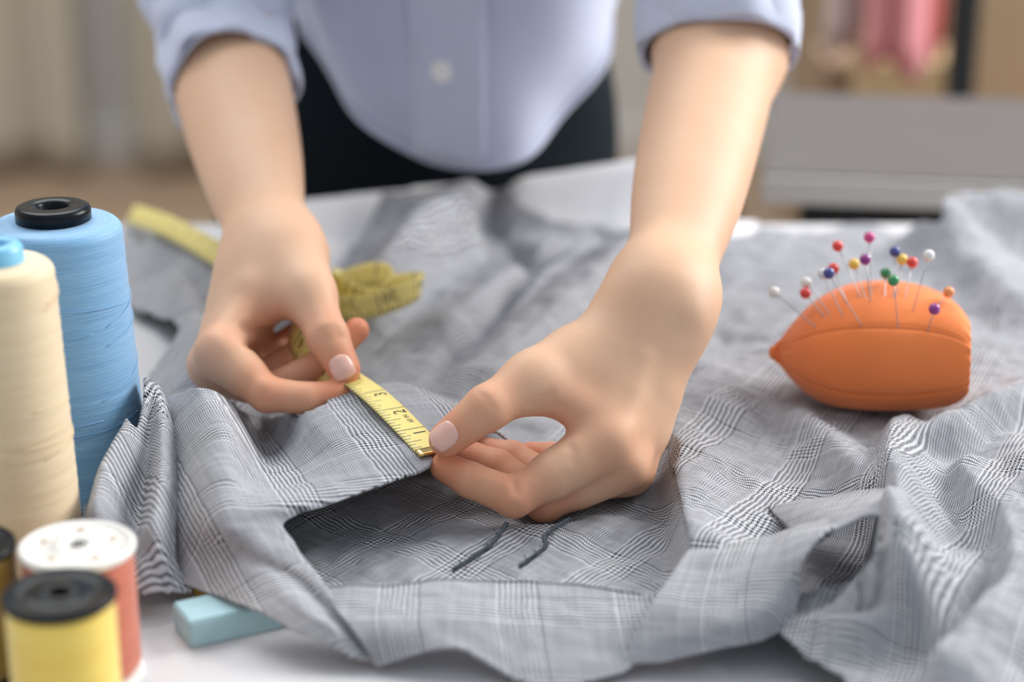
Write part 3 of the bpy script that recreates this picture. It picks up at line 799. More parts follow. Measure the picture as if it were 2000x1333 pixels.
# ------------------------------------------------------------------ thread cones and spools
def wound(name, r0, r1, h, mat, loc, parent, round_=0.006, n=128, seed=0):
    """thread body: r0 at the base, r1 at the top, soft shoulders and fine winding ridges"""
    rg = random.Random(seed); prof = [(0.004, 0.0), (r0 * 0.75, 0.0), (r0 - 0.002, 0.001), (r0, 0.004)]
    for i in range(1, 90):
        t = i / 90; prof.append((r0 + (r1 - r0) * t + 0.00008 * math.sin(i * 1.7 + seed) + rg.uniform(-0.00006, 0.00006), 0.004 + (h - 0.004 - round_) * t))
    for a in np.linspace(0, math.pi / 2, 8): prof.append((r1 - round_ + round_ * math.cos(a), h - round_ + round_ * math.sin(a)))
    prof += [(r1 * 0.6, h + 0.0006), (0.006, h + 0.0004)]
    return lathe(name, prof, mat, loc, n, parent)

def strands(parent, r0, r1, h, loc, mat, n, seed, rad=0.00022):
    """a few loose threads crossing the winding"""
    rg = random.Random(seed)
    for _ in range(n):
        z0 = rg.uniform(0.10, 0.9) * h; a0 = rg.uniform(-2.8, -0.4); da = rg.uniform(0.9, 2.0); dz = rg.uniform(-0.012, 0.012); pts = []
        for t in np.linspace(0, 1, 26):
            z = z0 + dz * t + 0.0015 * math.sin(3 * t + a0); r = r0 + (r1 - r0) * z / h + 0.00035; a = a0 + da * t
            pts.append((r * math.cos(a), r * math.sin(a), z))
        v, f = tube(pts, rad, 5); o = mesh_obj('loose_thread', np.array(v), f, mat); o.location = loc; keep(o, parent)

def cone_spool(px, py, h, r0, r1, thread, label, cap, seed, core):
    c = T(px, py, h); loc = (c[0], c[1], TZ); e = empty('thread_cone', loc); tag(e, label, 'thread cone')
    wound('thread', r0, r1, h, M[thread], loc, e, seed=seed)
    strands(e, r0, r1, h, loc, M[thread], 10, seed)
    if core == 'cap':
        lathe('core_cap', [(0.0072, -0.03), (0.0072, 0.0035), (0.0082, 0.0048), (0.0155, 0.0048), (0.0172, 0.0040), (0.0178, 0.0025), (0.0178, -0.0018), (0.0160, -0.0026), (0.0120, -0.0030), (0.0120, -0.03)], M[cap], (loc[0], loc[1], TZ + h + 0.003), 64, e)
    else:
        lathe('core_cap', [(0.0050, -0.02), (0.0052, 0.006), (0.0065, 0.0075), (0.0105, 0.0075), (0.0120, 0.0055), (0.0125, -0.001), (0.0122, -0.02)], M[cap], (loc[0], loc[1], TZ + h + 0.001), 64, e)
    return e
cone_spool(105, 432, 0.138, 0.0370, 0.0320, 'blue_thread', 'tall blue thread cone with a black core cap standing behind the cream cone', 'black_plastic', 3, 'cap')
cone_spool(-10, 512, 0.150, 0.0282, 0.0245, 'cream_thread', 'tall cream thread cone with a light blue core in front of the blue cone', 'blue_plastic', 11, 'plug')

def spool(px, py, h, r, thread, flange, label, seed, holes):
    c = T(px, py, h); loc = (c[0], c[1], TZ); e = empty('thread_spool', loc); tag(e, label, 'thread spool')
    for z0, nm in ((0.0, 'flange'), (h - 0.0035, 'flange')):
        top = z0 > 0.01
        prof = [(0.0035, z0), (r - 0.0008, z0), (r, z0 + 0.0008), (r, z0 + 0.0027), (r - 0.0008, z0 + 0.0035)]
        prof += [(r * 0.90, z0 + 0.0035), (r * 0.87, z0 + 0.0027), (r * 0.42, z0 + 0.0027), (r * 0.38, z0 + 0.0036), (0.0045, z0 + 0.0036), (0.0040, z0 + 0.0030), (0.0035, z0)] if top else [(0.0035, z0 + 0.0035), (0.0035, z0)]
        fo = lathe(nm, prof, M[flange], loc, 72, e)
        if top and holes:
            for k in range(5):
                a = 2 * math.pi * k / 5 + 0.4; bm = bmesh.new(); bmesh.ops.create_cone(bm, segments=20, radius1=0.0018, radius2=0.0018, depth=0.0006, cap_ends=True)
                me = bpy.data.meshes.new('core_hole'); bm.to_mesh(me); bm.free(); me.materials.append(M['label_ink'])
                q = bpy.data.objects.new('core_hole', me); COL.objects.link(q); q.location = (loc[0] + r * 0.62 * math.cos(a), loc[1] + r * 0.62 * math.sin(a), TZ + z0 + 0.0028)
                q.parent = fo; q.matrix_parent_inverse = Matrix.Translation(-Vector(fo.location))
                q.matrix_parent_inverse = Matrix.Translation(-Vector(loc))
    rt = r * 0.955
    wound('thread', rt, rt, h - 0.0068, M[thread], (loc[0], loc[1], TZ + 0.0034), e, 0.002, seed=seed)
    return e
spool(150, 1062, 0.060, 0.0232, 'rust_thread', 'white_plastic', 'rust red thread spool with a white top behind the yellow spool', 5, True)
spool(115, 1156, 0.066, 0.0212, 'yellow_thread', 'black_plastic', 'yellow thread spool with a shiny black top at the front corner', 8, False)
spool(-72, 1062, 0.060, 0.0205, 'olive_thread', 'black_plastic', 'olive thread spool with a black top cut off by the picture edge', 9, False)

# ------------------------------------------------------------------ tailor's chalk
def chalk(pix_front, pix_dir, length, wid, hgt, mat, label, rot):
    c = T(*pix_front, 0.0); bm = bmesh.new(); bmesh.ops.create_cube(bm, size=1.0)
    for v in bm.verts: v.co = Vector(((v.co.x + 0.5) * length, (v.co.y + 0.5) * wid, (v.co.z + 0.5) * hgt))
    bmesh.ops.bevel(bm, geom=bm.edges[:], offset=0.0009, segments=2, affect='EDGES')
    me = bpy.data.meshes.new('tailors_chalk'); bm.to_mesh(me); bm.free(); me.materials.append(M[mat])
    o = bpy.data.objects.new('tailors_chalk', me); COL.objects.link(o); o.location = c; o.rotation_euler.z = rot
    return tag(o, label, 'chalk')
chalk((372, 1270), None, 0.064, 0.022, 0.0125, 'chalk', 'pale blue block of tailor\'s chalk half under the grey garment', math.radians(27))
chalk((380, 1172), None, 0.034, 0.012, 0.010, 'ochre', 'ochre chalk stick in the shade under the grey garment', math.radians(12))

# ------------------------------------------------------------------ pin cushion
CU = T(1712, 822, 0.012); CUC = np.array([CU[0] + 0.0050, CU[1] + 0.026, TZ + 0.012 + 0.0310])
CU_YAW = math.radians(-10); CUL, CUR = 0.0560, 0.0355
CUY = 1.15
def cushion_r(t):
    return CUR * np.maximum(1 - np.abs(t) ** 2.25, 0) ** (0.62 - 0.20 * t)
def cushion_axis(t):
    """the right end is pushed in and turned towards the front"""
    q = np.clip((t - 0.25) / 0.75, 0, 1) ** 2; return CUL * (t - 0.15 * q ** 1.4 - 0.13 * np.clip((t - 0.9) / 0.1, 0, 1)), -0.026 * q, 0.004 * q - 0.004 * np.clip(-t, 0, 1) ** 2
def cushion():
    nt, na = 120, 144; V, U = [], []
    ts = np.sin(np.linspace(-math.pi / 2, math.pi / 2, nt))
    for t in ts:
        for k in range(na):
            a = 2 * math.pi * k / na; r = float(cushion_r(t)) + 0.0032 * math.exp(-((1 - abs(t)) / 0.03) ** 2)
            seam = 0.0007 * math.exp(-(math.sin(3 * (a - 0.35)) / 0.09) ** 2) * (1 - t * t) ** 0.4
            puck = 0.0009 * math.sin(18 * a) * math.exp(-((1 - abs(t)) / 0.14) ** 2)
            r = max(0.0, r - seam + puck)
            ax_, ay_, az_ = cushion_axis(t); x = ax_; y = ay_ + r * CUY * math.cos(a); z = r * math.sin(a)
            z = (z if z > -0.024 else -0.024 + (z + 0.024) * 0.35) + az_
            V.append((x, y, z)); U.append((t, a))
    F = [(i * na + k, (i + 1) * na + k, (i + 1) * na + (k + 1) % na, i * na + (k + 1) % na) for i in range(nt - 1) for k in range(na)]
    F += [tuple(range(na)), tuple((nt - 1) * na + k for k in range(na))[::-1]]
    o = mesh_obj('pincushion', V, F, M['orange']); o.location = CUC; o.rotation_euler = (0, math.radians(-2), CU_YAW)
    tag(o, 'orange lemon shaped pincushion stuck with coloured ball pins on the grey garment', 'pincushion')
    for kk in range(6):
        a = 0.35 + kk * math.pi / 3; pts = []
        for t in np.linspace(-0.97, 0.97, 60):
            r = float(cushion_r(t)) - 0.0004; y = r * CUY * math.cos(a); z = r * math.sin(a); z = z if z > -0.024 else -0.024 + (z + 0.024) * 0.35
            ax_, ay_, az_ = cushion_axis(t); pts.append((ax_, ay_ + y, az_ + z))
        v, f = tube(pts, 0.00035, 6); s = mesh_obj('seam', np.array(v), f, M['orange_stitch']); s.parent = o
    for sg in (-1, 1):
        b = bmesh.new(); bmesh.ops.create_uvsphere(b, u_segments=24, v_segments=16, radius=1.0)
        for v in b.verts: v.co = Vector((v.co.x * 0.0030, v.co.y * 0.0040, v.co.z * 0.0040)) + Vector(cushion_axis(sg * 0.998)) + Vector((sg * 0.0006, 0, 0))
        me = bpy.data.meshes.new('tip'); b.to_mesh(me); b.free(); me.materials.append(M['orange']); me.polygons.foreach_set('use_smooth', [True] * len(me.polygons))
        q = bpy.data.objects.new('tip', me); COL.objects.link(q); q.parent = o
    return o
CUSH = cushion()
CM_ = Matrix.Translation(Vector(CUC)) @ Matrix.Rotation(CU_YAW, 4, 'Z') @ Matrix.Rotation(math.radians(-2), 4, 'Y'); CMI = CM_.inverted()
def cush_hit(px, py):
    """where the ray of a photo pixel meets the cushion (or passes it closest)"""
    r = nrm(P(px, py) - CAMP); best, bp = 9, None
    for d in np.linspace(0.82, 1.25, 700):
        q = CMI @ Vector(CAMP + r * d); t = min(1, max(-1, q.x / CUL)); ay_, az_ = cushion_axis(t)[1:]; e = math.hypot((q.y - ay_) / CUY, q.z - az_) - float(cushion_r(t))
        if e < 0: return CAMP + r * d
        if e < best: best, bp = e, CAMP + r * d
    return bp
PINS = [  # head pixel, entry pixel, colour, head offset towards (-) or away (+) from the camera in mm, words
    ((1512, 571), (1594, 640), 'white', 8, 'white headed pin leaning furthest left on the orange pincushion'),
    ((1574, 552), (1622, 616), 'white', 14, 'white headed pin just above the leftmost red headed pin'),
    ((1573, 573), (1612, 622), 'red', 10, 'red headed pin second from the left edge of the pincushion'),
    ((1619, 534), (1681, 634), 'blue', -4, 'blue headed pin in front of a red one, left of the top'),
    ((1628, 525), (1655, 595), 'red', 12, 'red headed pin half hidden behind the left blue pin'),
    ((1608, 535), (1646, 618), 'silver', 2, 'silvery pin peeping out left of the left blue pin'),
    ((1636, 481), (1681, 582), 'red', 14, 'red headed pin standing highest on the left'),
    ((1668, 516), (1690, 582), 'yellow', 12, 'yellow headed pin left of the purple one'),
    ((1698, 464), (1702, 580), 'magenta', 15, 'magenta headed pin standing highest of all'),
    ((1690, 507), (1700, 592), 'purple', 0, 'purple headed pin below the magenta one'),
    ((1748, 492), (1746, 582), 'blue', 12, 'blue headed pin above the two green ones'),
    ((1730, 534), (1728, 580), 'green', 12, 'green headed pin at the back, behind the front green one'),
    ((1745, 548), (1754, 639), 'green', -6, 'green headed pin at the front middle of the pincushion'),
    ((1762, 507), (1750, 580), 'yellow', 10, 'yellow headed pin right of the upper blue one'),
    ((1782, 513), (1768, 582), 'red', 10, 'red headed pin right of the upper yellow one'),
    ((1814, 499), (1783, 609), 'white', -2, 'white headed pin standing highest on the right'),
    ((1853, 571), (1826, 604), 'orange', 4, 'orange headed pin furthest right'),
    ((1825, 604), (1811, 650), 'purple', -6, 'purple headed pin low on the right end of the pincushion'),
]
PC = dict(white=(0.80, 0.80, 0.78), red=(0.72, 0.05, 0.04), blue=(0.045, 0.06, 0.26), silver=(0.70, 0.72, 0.74), yellow=(0.85, 0.56, 0.10),
          magenta=(0.62, 0.06, 0.26), purple=(0.27, 0.03, 0.24), green=(0.03, 0.27, 0.10), orange=(0.85, 0.30, 0.10))
PM = {k: pin_mat('pin_head_' + k, v) for k, v in PC.items()}
for (hp, ep, colr, off, words) in PINS:
    b = cush_hit(*ep); de = float((b - CAMP) @ FWD) * 1000 - D0 * 1000; h = P(hp[0], hp[1], de + off); ax = nrm(h - b); tip = b - ax * 0.010
    e = empty('pin', b); tag(e, words, 'pin', 'ball pins in the orange pincushion')
    v, f = tube([tip, tip + ax * 0.004, b, lerp(b, h, 0.5), h], [0.00005, 0.00026, 0.00028, 0.00028, 0.00028], 8)
    keep(mesh_obj('shaft', np.array(v), f, M['steel']), e)
    bm = bmesh.new(); bmesh.ops.create_uvsphere(bm, u_segments=28, v_segments=18, radius=0.0030)
    R = Vector((0, 0, 1)).rotation_difference(Vector(ax)).to_matrix().to_4x4(); R.translation = Vector(h); bm.transform(R)
    me = bpy.data.meshes.new('head'); bm.to_mesh(me); bm.free(); me.materials.append(PM[colr]); me.polygons.foreach_set('use_smooth', [True] * len(me.polygons))
    q = bpy.data.objects.new('head', me); COL.objects.link(q); keep(q, e)

# ------------------------------------------------------------------ cloth surfaces
def seg_field(x, y, pts):
    """signed distance (left of the run +), and value of the 3rd coordinate at the nearest point"""
    best = np.full(x.shape, 9.0); val = np.zeros(x.shape); sgn = np.ones(x.shape); end = np.zeros(x.shape)
    for (x0, y0, h0), (x1, y1, h1) in zip(pts[:-1], pts[1:]):
        dx, dy = x1 - x0, y1 - y0; L2 = dx * dx + dy * dy + 1e-12
        t = np.clip(((x - x0) * dx + (y - y0) * dy) / L2, 0, 1); d = np.hypot(x - x0 - t * dx, y - y0 - t * dy)
        m = d < best; best = np.where(m, d, best); val = np.where(m, h0 + (h1 - h0) * t, val)
        sgn = np.where(m, np.clip((dx * (y - y0) - dy * (x - x0)) / math.sqrt(L2) / (d + 1e-9), -1, 1), sgn)
    return best, sgn, val
FOLDS = []
def fold(pix, wl, wr, smooth=24, p=2.0):
    """crest (h > 0) or crease (h < 0) through photo pixels (px, py, h); wl, wr widths on the left and right of the run, metres"""
    pts = [np.append(T(a, b, max(h, 0.0) if h > 0 else 0.012)[:2], h) for a, b, h in pix]
    FOLDS.append((crv(np.array(pts), smooth) if len(pts) > 2 else np.array(pts), wl, wr, p))
PIT = T(1634, 1088, 0.004)
def H(x, y):
    g = np.exp(-(((x - PIT[0]) / 0.0175) ** 2 + ((y - PIT[1]) / 0.030) ** 2) ** 2)
    return H0(x, y) * (1 - g) - 0.008 * g
def H0(x, y):
    z = np.full(x.shape, 0.0); pos = np.zeros(x.shape)
    for pts, wl, wr, p in FOLDS:
        d, s, h = seg_field(x, y, pts); w = wr + (wl - wr) * (0.5 + 0.5 * np.sin(s * math.pi / 2)); g = h * np.exp(-(d / w) ** p)
        if pts[:, 2].max() > 0: pos = np.maximum(pos, g) + 0.35 * np.minimum(pos, g)
        else: z = z + g
    return np.maximum(pos + z, -0.004)
def inside(x, y, poly):
    r = np.zeros(x.shape, bool); n = len(poly)
    for i in range(n):
        (x0, y0), (x1, y1) = poly[i], poly[(i + 1) % n]
        c = ((y0 > y) != (y1 > y)) & (x < (x1 - x0) * (y - y0) / (y1 - y0 + 1e-15) + x0); r ^= c
    return r
def TS(px, py, base=0.006, hf=None):
    """where the ray of a photo pixel first meets the folded cloth"""
    r = FWD + (px - 1000.0) / FPX * RIGHT + (py - 666.5) / FPX * DOWN
    h = np.linspace(0.07, base, 90); t = (TZ + h - CAMP[2]) / r[2]; q = CAMP + t[:, None] * r
    e = h - base - (hf or H)(q[:, 0], q[:, 1]); k = np.where(e <= 0)[0]
    return q[k[0] if len(k) else -1]
def panel(name, pix, mat, parent, rot=0.0, base=0.006, step=0.0018, smooth=True, thick=0.0014, wr=0.0014, uvo=(0, 0), extra=None, hfun=None):
    """cloth lying on the table inside a photo outline; z from the folds"""
    poly = np.array([TS(a, b, base)[:2] for a, b in pix])
    if smooth:
        cl = np.vstack([poly, poly[:1]]); poly = crv(cl, len(poly) * 8)[:-1]
    lo, hi = poly.min(0), poly.max(0); nx, ny = int((hi[0] - lo[0]) / step) + 2, int((hi[1] - lo[1]) / step) + 2
    X, Y = np.meshgrid(lo[0] + np.arange(nx) * step, lo[1] + np.arange(ny) * step)
    ins = inside(X, Y, poly)
    quad = ins[:-1, :-1] | ins[1:, :-1] | ins[:-1, 1:] | ins[1:, 1:]
    used = np.zeros_like(ins)
    for a, b in ((0, 0), (1, 0), (0, 1), (1, 1)): used[a:ny - 1 + a, b:nx - 1 + b] |= quad
    out = used & ~ins                                        # pull the outer ring onto the outline
    ox, oy = X[out], Y[out]; bx, by, bd = ox.copy(), oy.copy(), np.full(ox.shape, 9.0)
    for i in range(len(poly)):
        p0, p1 = poly[i], poly[(i + 1) % len(poly)]; d = p1 - p0; t = np.clip(((ox - p0[0]) * d[0] + (oy - p0[1]) * d[1]) / (d @ d + 1e-12), 0, 1)
        qx, qy = p0[0] + t * d[0], p0[1] + t * d[1]; e = np.hypot(ox - qx, oy - qy); m = e < bd
        bd = np.where(m, e, bd); bx = np.where(m, qx, bx); by = np.where(m, qy, by)
    X[out], Y[out] = bx, by
    hz = (hfun or H)(X, Y)
    Z = base + hz
    if wr: Z = Z + wr * (wrinkle(X, Y, 0.085, 1) * 0.9 + 0.5 * wrinkle(X, Y, 0.032, 2) + 0.22 * wrinkle(X, Y, 0.014, 3))
    if extra is not None: Z = Z + extra(X, Y)
    Z = np.maximum(give_way(X, Y, np.maximum(Z, base * 0.42)), 0.0018)
    Y = np.minimum(Y, EDGE_Y - 0.002)
    su, sv = X + 0.22 * hz, Y + 0.22 * hz                     # the weave follows the folds
    c, s = math.cos(rot), math.sin(rot); U = np.stack([c * su - s * sv + uvo[0], s * su + c * sv + uvo[1]], -1).reshape(-1, 2)
    idx = -np.ones(used.shape, int); idx[used] = np.arange(used.sum())
    F = np.stack([idx[:-1, :-1][quad], idx[:-1, 1:][quad], idx[1:, 1:][quad], idx[1:, :-1][quad]], 1)
    V = np.stack([X[used], Y[used], TZ + Z[used]], 1)
    o = mesh_obj(name, V, F, mat, uv=U[used.ravel()])
    if thick: q = o.modifiers.new('thick', 'SOLIDIFY'); q.thickness = thick; q.offset = -1
    if parent: keep(o, parent)
    return o
def sheet(name, ctrl, mat, parent, nr, nc, rot=0.0, thick=0.0014, wr=0.0010, uvo=(0, 0), mode='T'):
    """cloth patch through photo points (px, py, height)"""
    G = crgrid([[T(*q) for q in r] for r in ctrl], nr, nc)
    su, sv = G[..., 0] + 0.35 * (G[..., 2] - TZ), G[..., 1] + 0.35 * (G[..., 2] - TZ)
    w = wr * (wrinkle(G[..., 0], G[..., 1], 0.05, 4) * 0.8 + 0.45 * wrinkle(G[..., 0], G[..., 1], 0.018, 5)); G[..., 2] += w
    G[..., 2] = TZ + np.maximum(np.where(G[..., 0] < -0.092, give_way(G[..., 0], G[..., 1], G[..., 2] - TZ, 0.010), G[..., 2] - TZ), 0.0018)
    c, s = math.cos(rot), math.sin(rot); U = np.stack([c * su - s * sv + uvo[0], s * su + c * sv + uvo[1]], -1).reshape(-1, 2)
    o = mesh_obj(name, G.reshape(-1, 3), grid_faces(nr, nc), mat, uv=U)
    if thick: q = o.modifiers.new('thick', 'SOLIDIFY'); q.thickness = thick; q.offset = 0
    if parent: keep(o, parent)
    return o, G
# -- folds
fold([(600, 392, .020), (800, 372, .028), (1000, 354, .034), (1270, 312, .048)], .03, .035)          # raised far edge of the white sheet
fold([(700, 600, .026), (770, 500, .034), (830, 430, .040), (900, 395, .040)], .024, .016)           # back panel crest
fold([(900, 640, .016), (1010, 560, .016), (1120, 480, .018)], .03, .02)
fold([(960, 740, .016), (1090, 620, .018), (1200, 520, .022), (1290, 455, .022)], .030, .012)
fold([(975, 400, -.010), (950, 450, -.016), (985, 500, -.018), (1040, 525, -.012)], .011, .011)
fold([(850, 755, -.004), (895, 700, -.014), (940, 650, -.020), (1010, 570, -.020), (1100, 500, -.018), (1180, 450, -.012)], .008, .008)
fold([(330, 465, .022), (395, 500, .026), (450, 540, .028), (560, 640, .026)], .018, .022)           # left panel under the tape
fold([(345, 560, .012), (395, 640, .024), (400, 720, .030)], .012, .02)
fold([(280, 800, .044), (240, 860, .047), (204, 930, .044), (188, 1020, .036), (196, 1100, .020)], .014, .010)
fold([(308, 806, .036), (322, 860, .042), (318, 950, .040), (302, 1040, .034), (286, 1115, .020)], .010, .011)
fold([(1850, 425, .030), (1940, 400, .036), (2060, 410, .034)], .018, .03)                             # far right
fold([(1840, 440, .028), (1900, 520, .018), (1990, 600, .014)], .03, .02)
fold([(1330, 700, .010), (1400, 830, .012)], .02, .03)
fold([(1420, 655, -.006), (1560, 655, -.007)], .008, .008)
fold([(1745, 860, .014), (1732, 930, .028), (1730, 1000, .048), (1742, 1080, .050), (1738, 1140, .038), (1700, 1180, .020), (1640, 1200, .012), (1580, 1210, .010)], .022, .006)   # round the pocket opening
fold([(1760, 905, .016), (1850, 865, .020), (1930, 815, .022), (2040, 770, .022)], .016, .012)
fold([(1880, 960, .014), (1960, 1060, .020), (1975, 1150, .028), (1915, 1230, .030), (1835, 1320, .026)], .035, .007)
fold([(1990, 900, .012), (2040, 1060, .02)], .02, .02)
fold([(1560, 1270, .008), (1700, 1255, .018), (1830, 1215, .018), (1920, 1130, .012)], .02, .010)
fold([(1600, 1100, -.012), (1670, 1080, -.012)], .02, .02)
fold([(1290, 800, .012), (1312, 900, .013), (1338, 1020, .016), (1350, 1085, .018)], .030, .006)      # lapped front edge
fold([(1560, 850, .010), (1640, 905, .014), (1700, 985, .018)], .016, .012)
fold([(840, 1100, .004), (1000, 1060, .006), (1180, 1040, .006)], .02, .02)
BACK = [(748, 385), (850, 366), (965, 372), (1030, 410), (1110, 438), (1190, 452), (1290, 446), (1480, 448), (1560, 455), (1700, 440), (1830, 450), (1850, 382), (1960, 375), (2080, 390), (2150, 900), (1285, 880), (560, 880), (590, 640), (650, 545), (700, 470)]
def under_sheet(x, y):
    """the sheet lies flat below the garment and follows the folds beyond it"""
    pl = np.array([TS(a, b, 0.01)[:2] for a, b in BACK]); pl = crv(np.vstack([pl, pl[:1]]), len(pl) * 6)
    ins = inside(x, y, pl); d = seg_field(x, y, np.hstack([pl, np.zeros((len(pl), 1))]))[0]; k = np.where(ins, np.exp(-(d / 0.009) ** 2), 1.0)
    return H(x, y) * k
# -- the white sheet under the garment at the far edge
o = panel('white_sheet', [(585, 640), (560, 520), (575, 425), (585, 392), (800, 372), (1000, 352), (1270, 308), (1480, 400), (1470, 520), (1250, 600), (900, 640)], M['white_cloth'], None, base=0.0018, wr=0.0004, thick=0.0006, smooth=False, step=0.003, hfun=under_sheet)
tag(o, 'white cotton sheet rumpled between the trousers and the grey garment', 'sheet')
# -- the garment
G = empty('grey_jacket', (0.0, 0.85, TZ)); tag(G, 'crumpled grey checked jacket spread over the white table', 'jacket')
panel('back_panel', BACK, M['plaid'], G, rot=0.45, base=0.0100, wr=0.0019, step=0.0024)
panel('sleeve', [(235, 470), (250, 425), (330, 432), (430, 475), (560, 575), (640, 620), (700, 720), (700, 830), (330, 830), (285, 790), (290, 740), (350, 645), (300, 615), (250, 590)], M['plaid'], G, rot=0.2, base=0.006, wr=0.0018)
panel('rolled_cuff', [(162, 1000), (170, 920), (194, 870), (248, 818), (282, 790), (330, 786), (352, 860), (352, 960), (345, 1040), (345, 1100), (372, 1158), (300, 1164), (262, 1150), (180, 1090)], M['plaid'], G, rot=-0.5, base=0.006, wr=0.0012)
panel('inner_panel', [(470, 800), (1330, 820), (1362, 1085), (1330, 1180), (1000, 1165), (650, 1165), (540, 1050)], M['plaid'], G, rot=0.70, base=0.0050, wr=0.0015)
panel('front_panel', [(1288, 770), (1312, 900), (1338, 1010), (1348, 1090), (1340, 1240), (1480, 1225), (1560, 1282), (1640, 1320), (1740, 1400), (2200, 1420), (2200, 760), (1800, 690), (1500, 690)], M['plaid'], G, rot=0.42, base=0.013, wr=0.0022)
flap = [
    [(300, 800, .024), (352, 768, .044), (412, 764, .054), (500, 818, .012), (588, 800, .035), (690, 766, .0425)],
    [(316, 860, .024), (362, 830, .048), (446, 830, .056), (520, 885, .012), (640, 850, .039), (768, 832, .0400)],
    [(326, 950, .016), (366, 915, .044), (446, 908, .053), (535, 940, .030), (690, 912, .0405), (844, 904, .0378)],
    [(322, 1030, .012), (366, 985, .038), (430, 970, .046), (510, 975, .042), (600, 975, .040), (700, 966, .038)],
    [(318, 1090, .009), (372, 1050, .028), (430, 1030, .038), (490, 1022, .038), (530, 1018, .036), (560, 1016, .034)],
    [(348, 1138, .010), (405, 1095, .022), (455, 1075, .028), (500, 1070, .031), (545, 1066, .030), (576, 1068, .028)],
    [(430, 1163, .015), (475, 1142, .020), (520, 1130, .023), (570, 1130, .022), (618, 1150, .021), (655, 1172, .019)],
    [(562, 1224, .015), (592, 1212, .017), (622, 1206, .018), (652, 1210, .014), (680, 1222, .013), (702, 1245, .011)],
    [(690, 1288, .006), (704, 1287, .006), (716, 1288, .005), (726, 1291, .005), (734, 1296, .004), (742, 1302, .0035)]]
_, FG = sheet('raised_front', flap, M['plaid'], G, 170, 130, rot=-0.35)
hem = [
    [(620, 1150, .019), (800, 1138, .019), (960, 1134, .018), (1120, 1145, .018), (1345, 1170, .018)],
    [(690, 1232, .015), (800, 1205, .018), (950, 1198, .018), (1100, 1218, .014), (1300, 1245, .012)],
    [(738, 1304, .003), (842, 1274, .011), (900, 1268, .013), (965, 1305, .007), (1075, 1345, .003), (1215, 1318, .004)]]
hem = [[tuple(q) for q in crv(np.array(r), 6)] for r in hem]
def seam_line(pts, rad=0.0006, mat='basting'):
    v, f = tube(pts, rad, 6); keep(mesh_obj('seam', np.array(v), f, M[mat]), G)
_, HG = sheet('hem_band', hem, M['plaid'], G, 70, 150, rot=0.0)
seam_line(HG[2, 3:-14] + [0, 0, 0.0004], 0.0007)
seam_line(FG[88:-3, -9] + [0, 0, 0.0006], 0.0004, 'grey_stitch'); seam_line(FG[84:-3, -17] + [0, 0, 0.0006], 0.0004, 'grey_stitch')
poc = [
    [(1345, 1076, .024), (1480, 1054, .030), (1600, 1022, .040), (1692, 1006, .046)],
    [(1320, 1110, .025), (1450, 1096, .030), (1540, 1072, .040), (1600, 1052, .047)],
    [(1275, 1180, .022), (1400, 1165, .026), (1510, 1132, .034), (1564, 1108, .040)],
    [(1235, 1245, .014), (1370, 1225, .020), (1490, 1195, .026), (1560, 1165, .028)],
    [(1222, 1300, .006), (1380, 1274, .012), (1480, 1250, .015), (1545, 1222, .018)]]
hood = [
    [(1500, 990, .017), (1620, 972, .027), (1690, 960, .036), (1745, 955, .042)],
    [(1540, 1030, .022), (1630, 1004, .041), (1690, 986, .047), (1735, 984, .049)],
    [(1590, 1066, .036), (1636, 1038, .048), (1690, 1011, .051), (1722, 1008, .052)]]
sheet('pocket_edge', hood, M['plaid'], G, 50, 80, rot=0.42, wr=0.0006)
raised = [
    [(686, 770, .0405), (740, 754, .0395), (785, 752, .034), (815, 760, .014)],
    [(764, 837, .0380), (826, 798, .0400), (880, 790, .036), (915, 800, .014)],
    [(840, 908, .0360), (890, 866, .0360), (955, 840, .032), (1015, 880, .014)]]
sheet('raised_back', raised, M['plaid'], G, 70, 70, rot=-0.35, wr=0.0005)
sheet('pocket_flap', poc, M['plaid'], G, 80, 100, rot=0.25)
def basting(pix, seed):
    rg = random.Random(seed); c = crv(np.array([T(x, y, h) for x, y, h in pix]), 90); pts = []
    Vs, Fs = [], []
    for ph in (0, 2.1, 4.2):
        pts = [p + np.array([0.0008 * math.cos(0.9 * i + ph), 0.0008 * math.sin(0.9 * i + ph), 0.0006 + 0.0005 * math.sin(0.9 * i + ph)]) for i, p in enumerate(c)]
        v, f = tube(pts, 0.00055, 6); k = len(Vs); Vs += v; Fs += [tuple(i + k for i in q) for q in f]
    for _ in range(26):
        i = rg.randrange(5, 84); p = c[i]; d = np.array([rg.uniform(-1, 1), rg.uniform(-1, 1), rg.uniform(0, .6)]) * 0.004
        v, f = tube([p, p + d * 0.5 + [0, 0, .001], p + d], 0.00022, 5); k = len(Vs); Vs += v; Fs += [tuple(q2 + k for q2 in q) for q in f]
    o = mesh_obj('basting_thread', np.array(Vs), Fs, M['basting']); keep(o, G); return o
basting([(990, 1026, .016), (960, 1066, .017), (924, 1094, .017), (886, 1116, .017)], 1)
basting([(1112, 1018, .016), (1066, 1048, .018), (1066, 1070, .018), (1046, 1088, .018), (1016, 1110, .017)], 2)

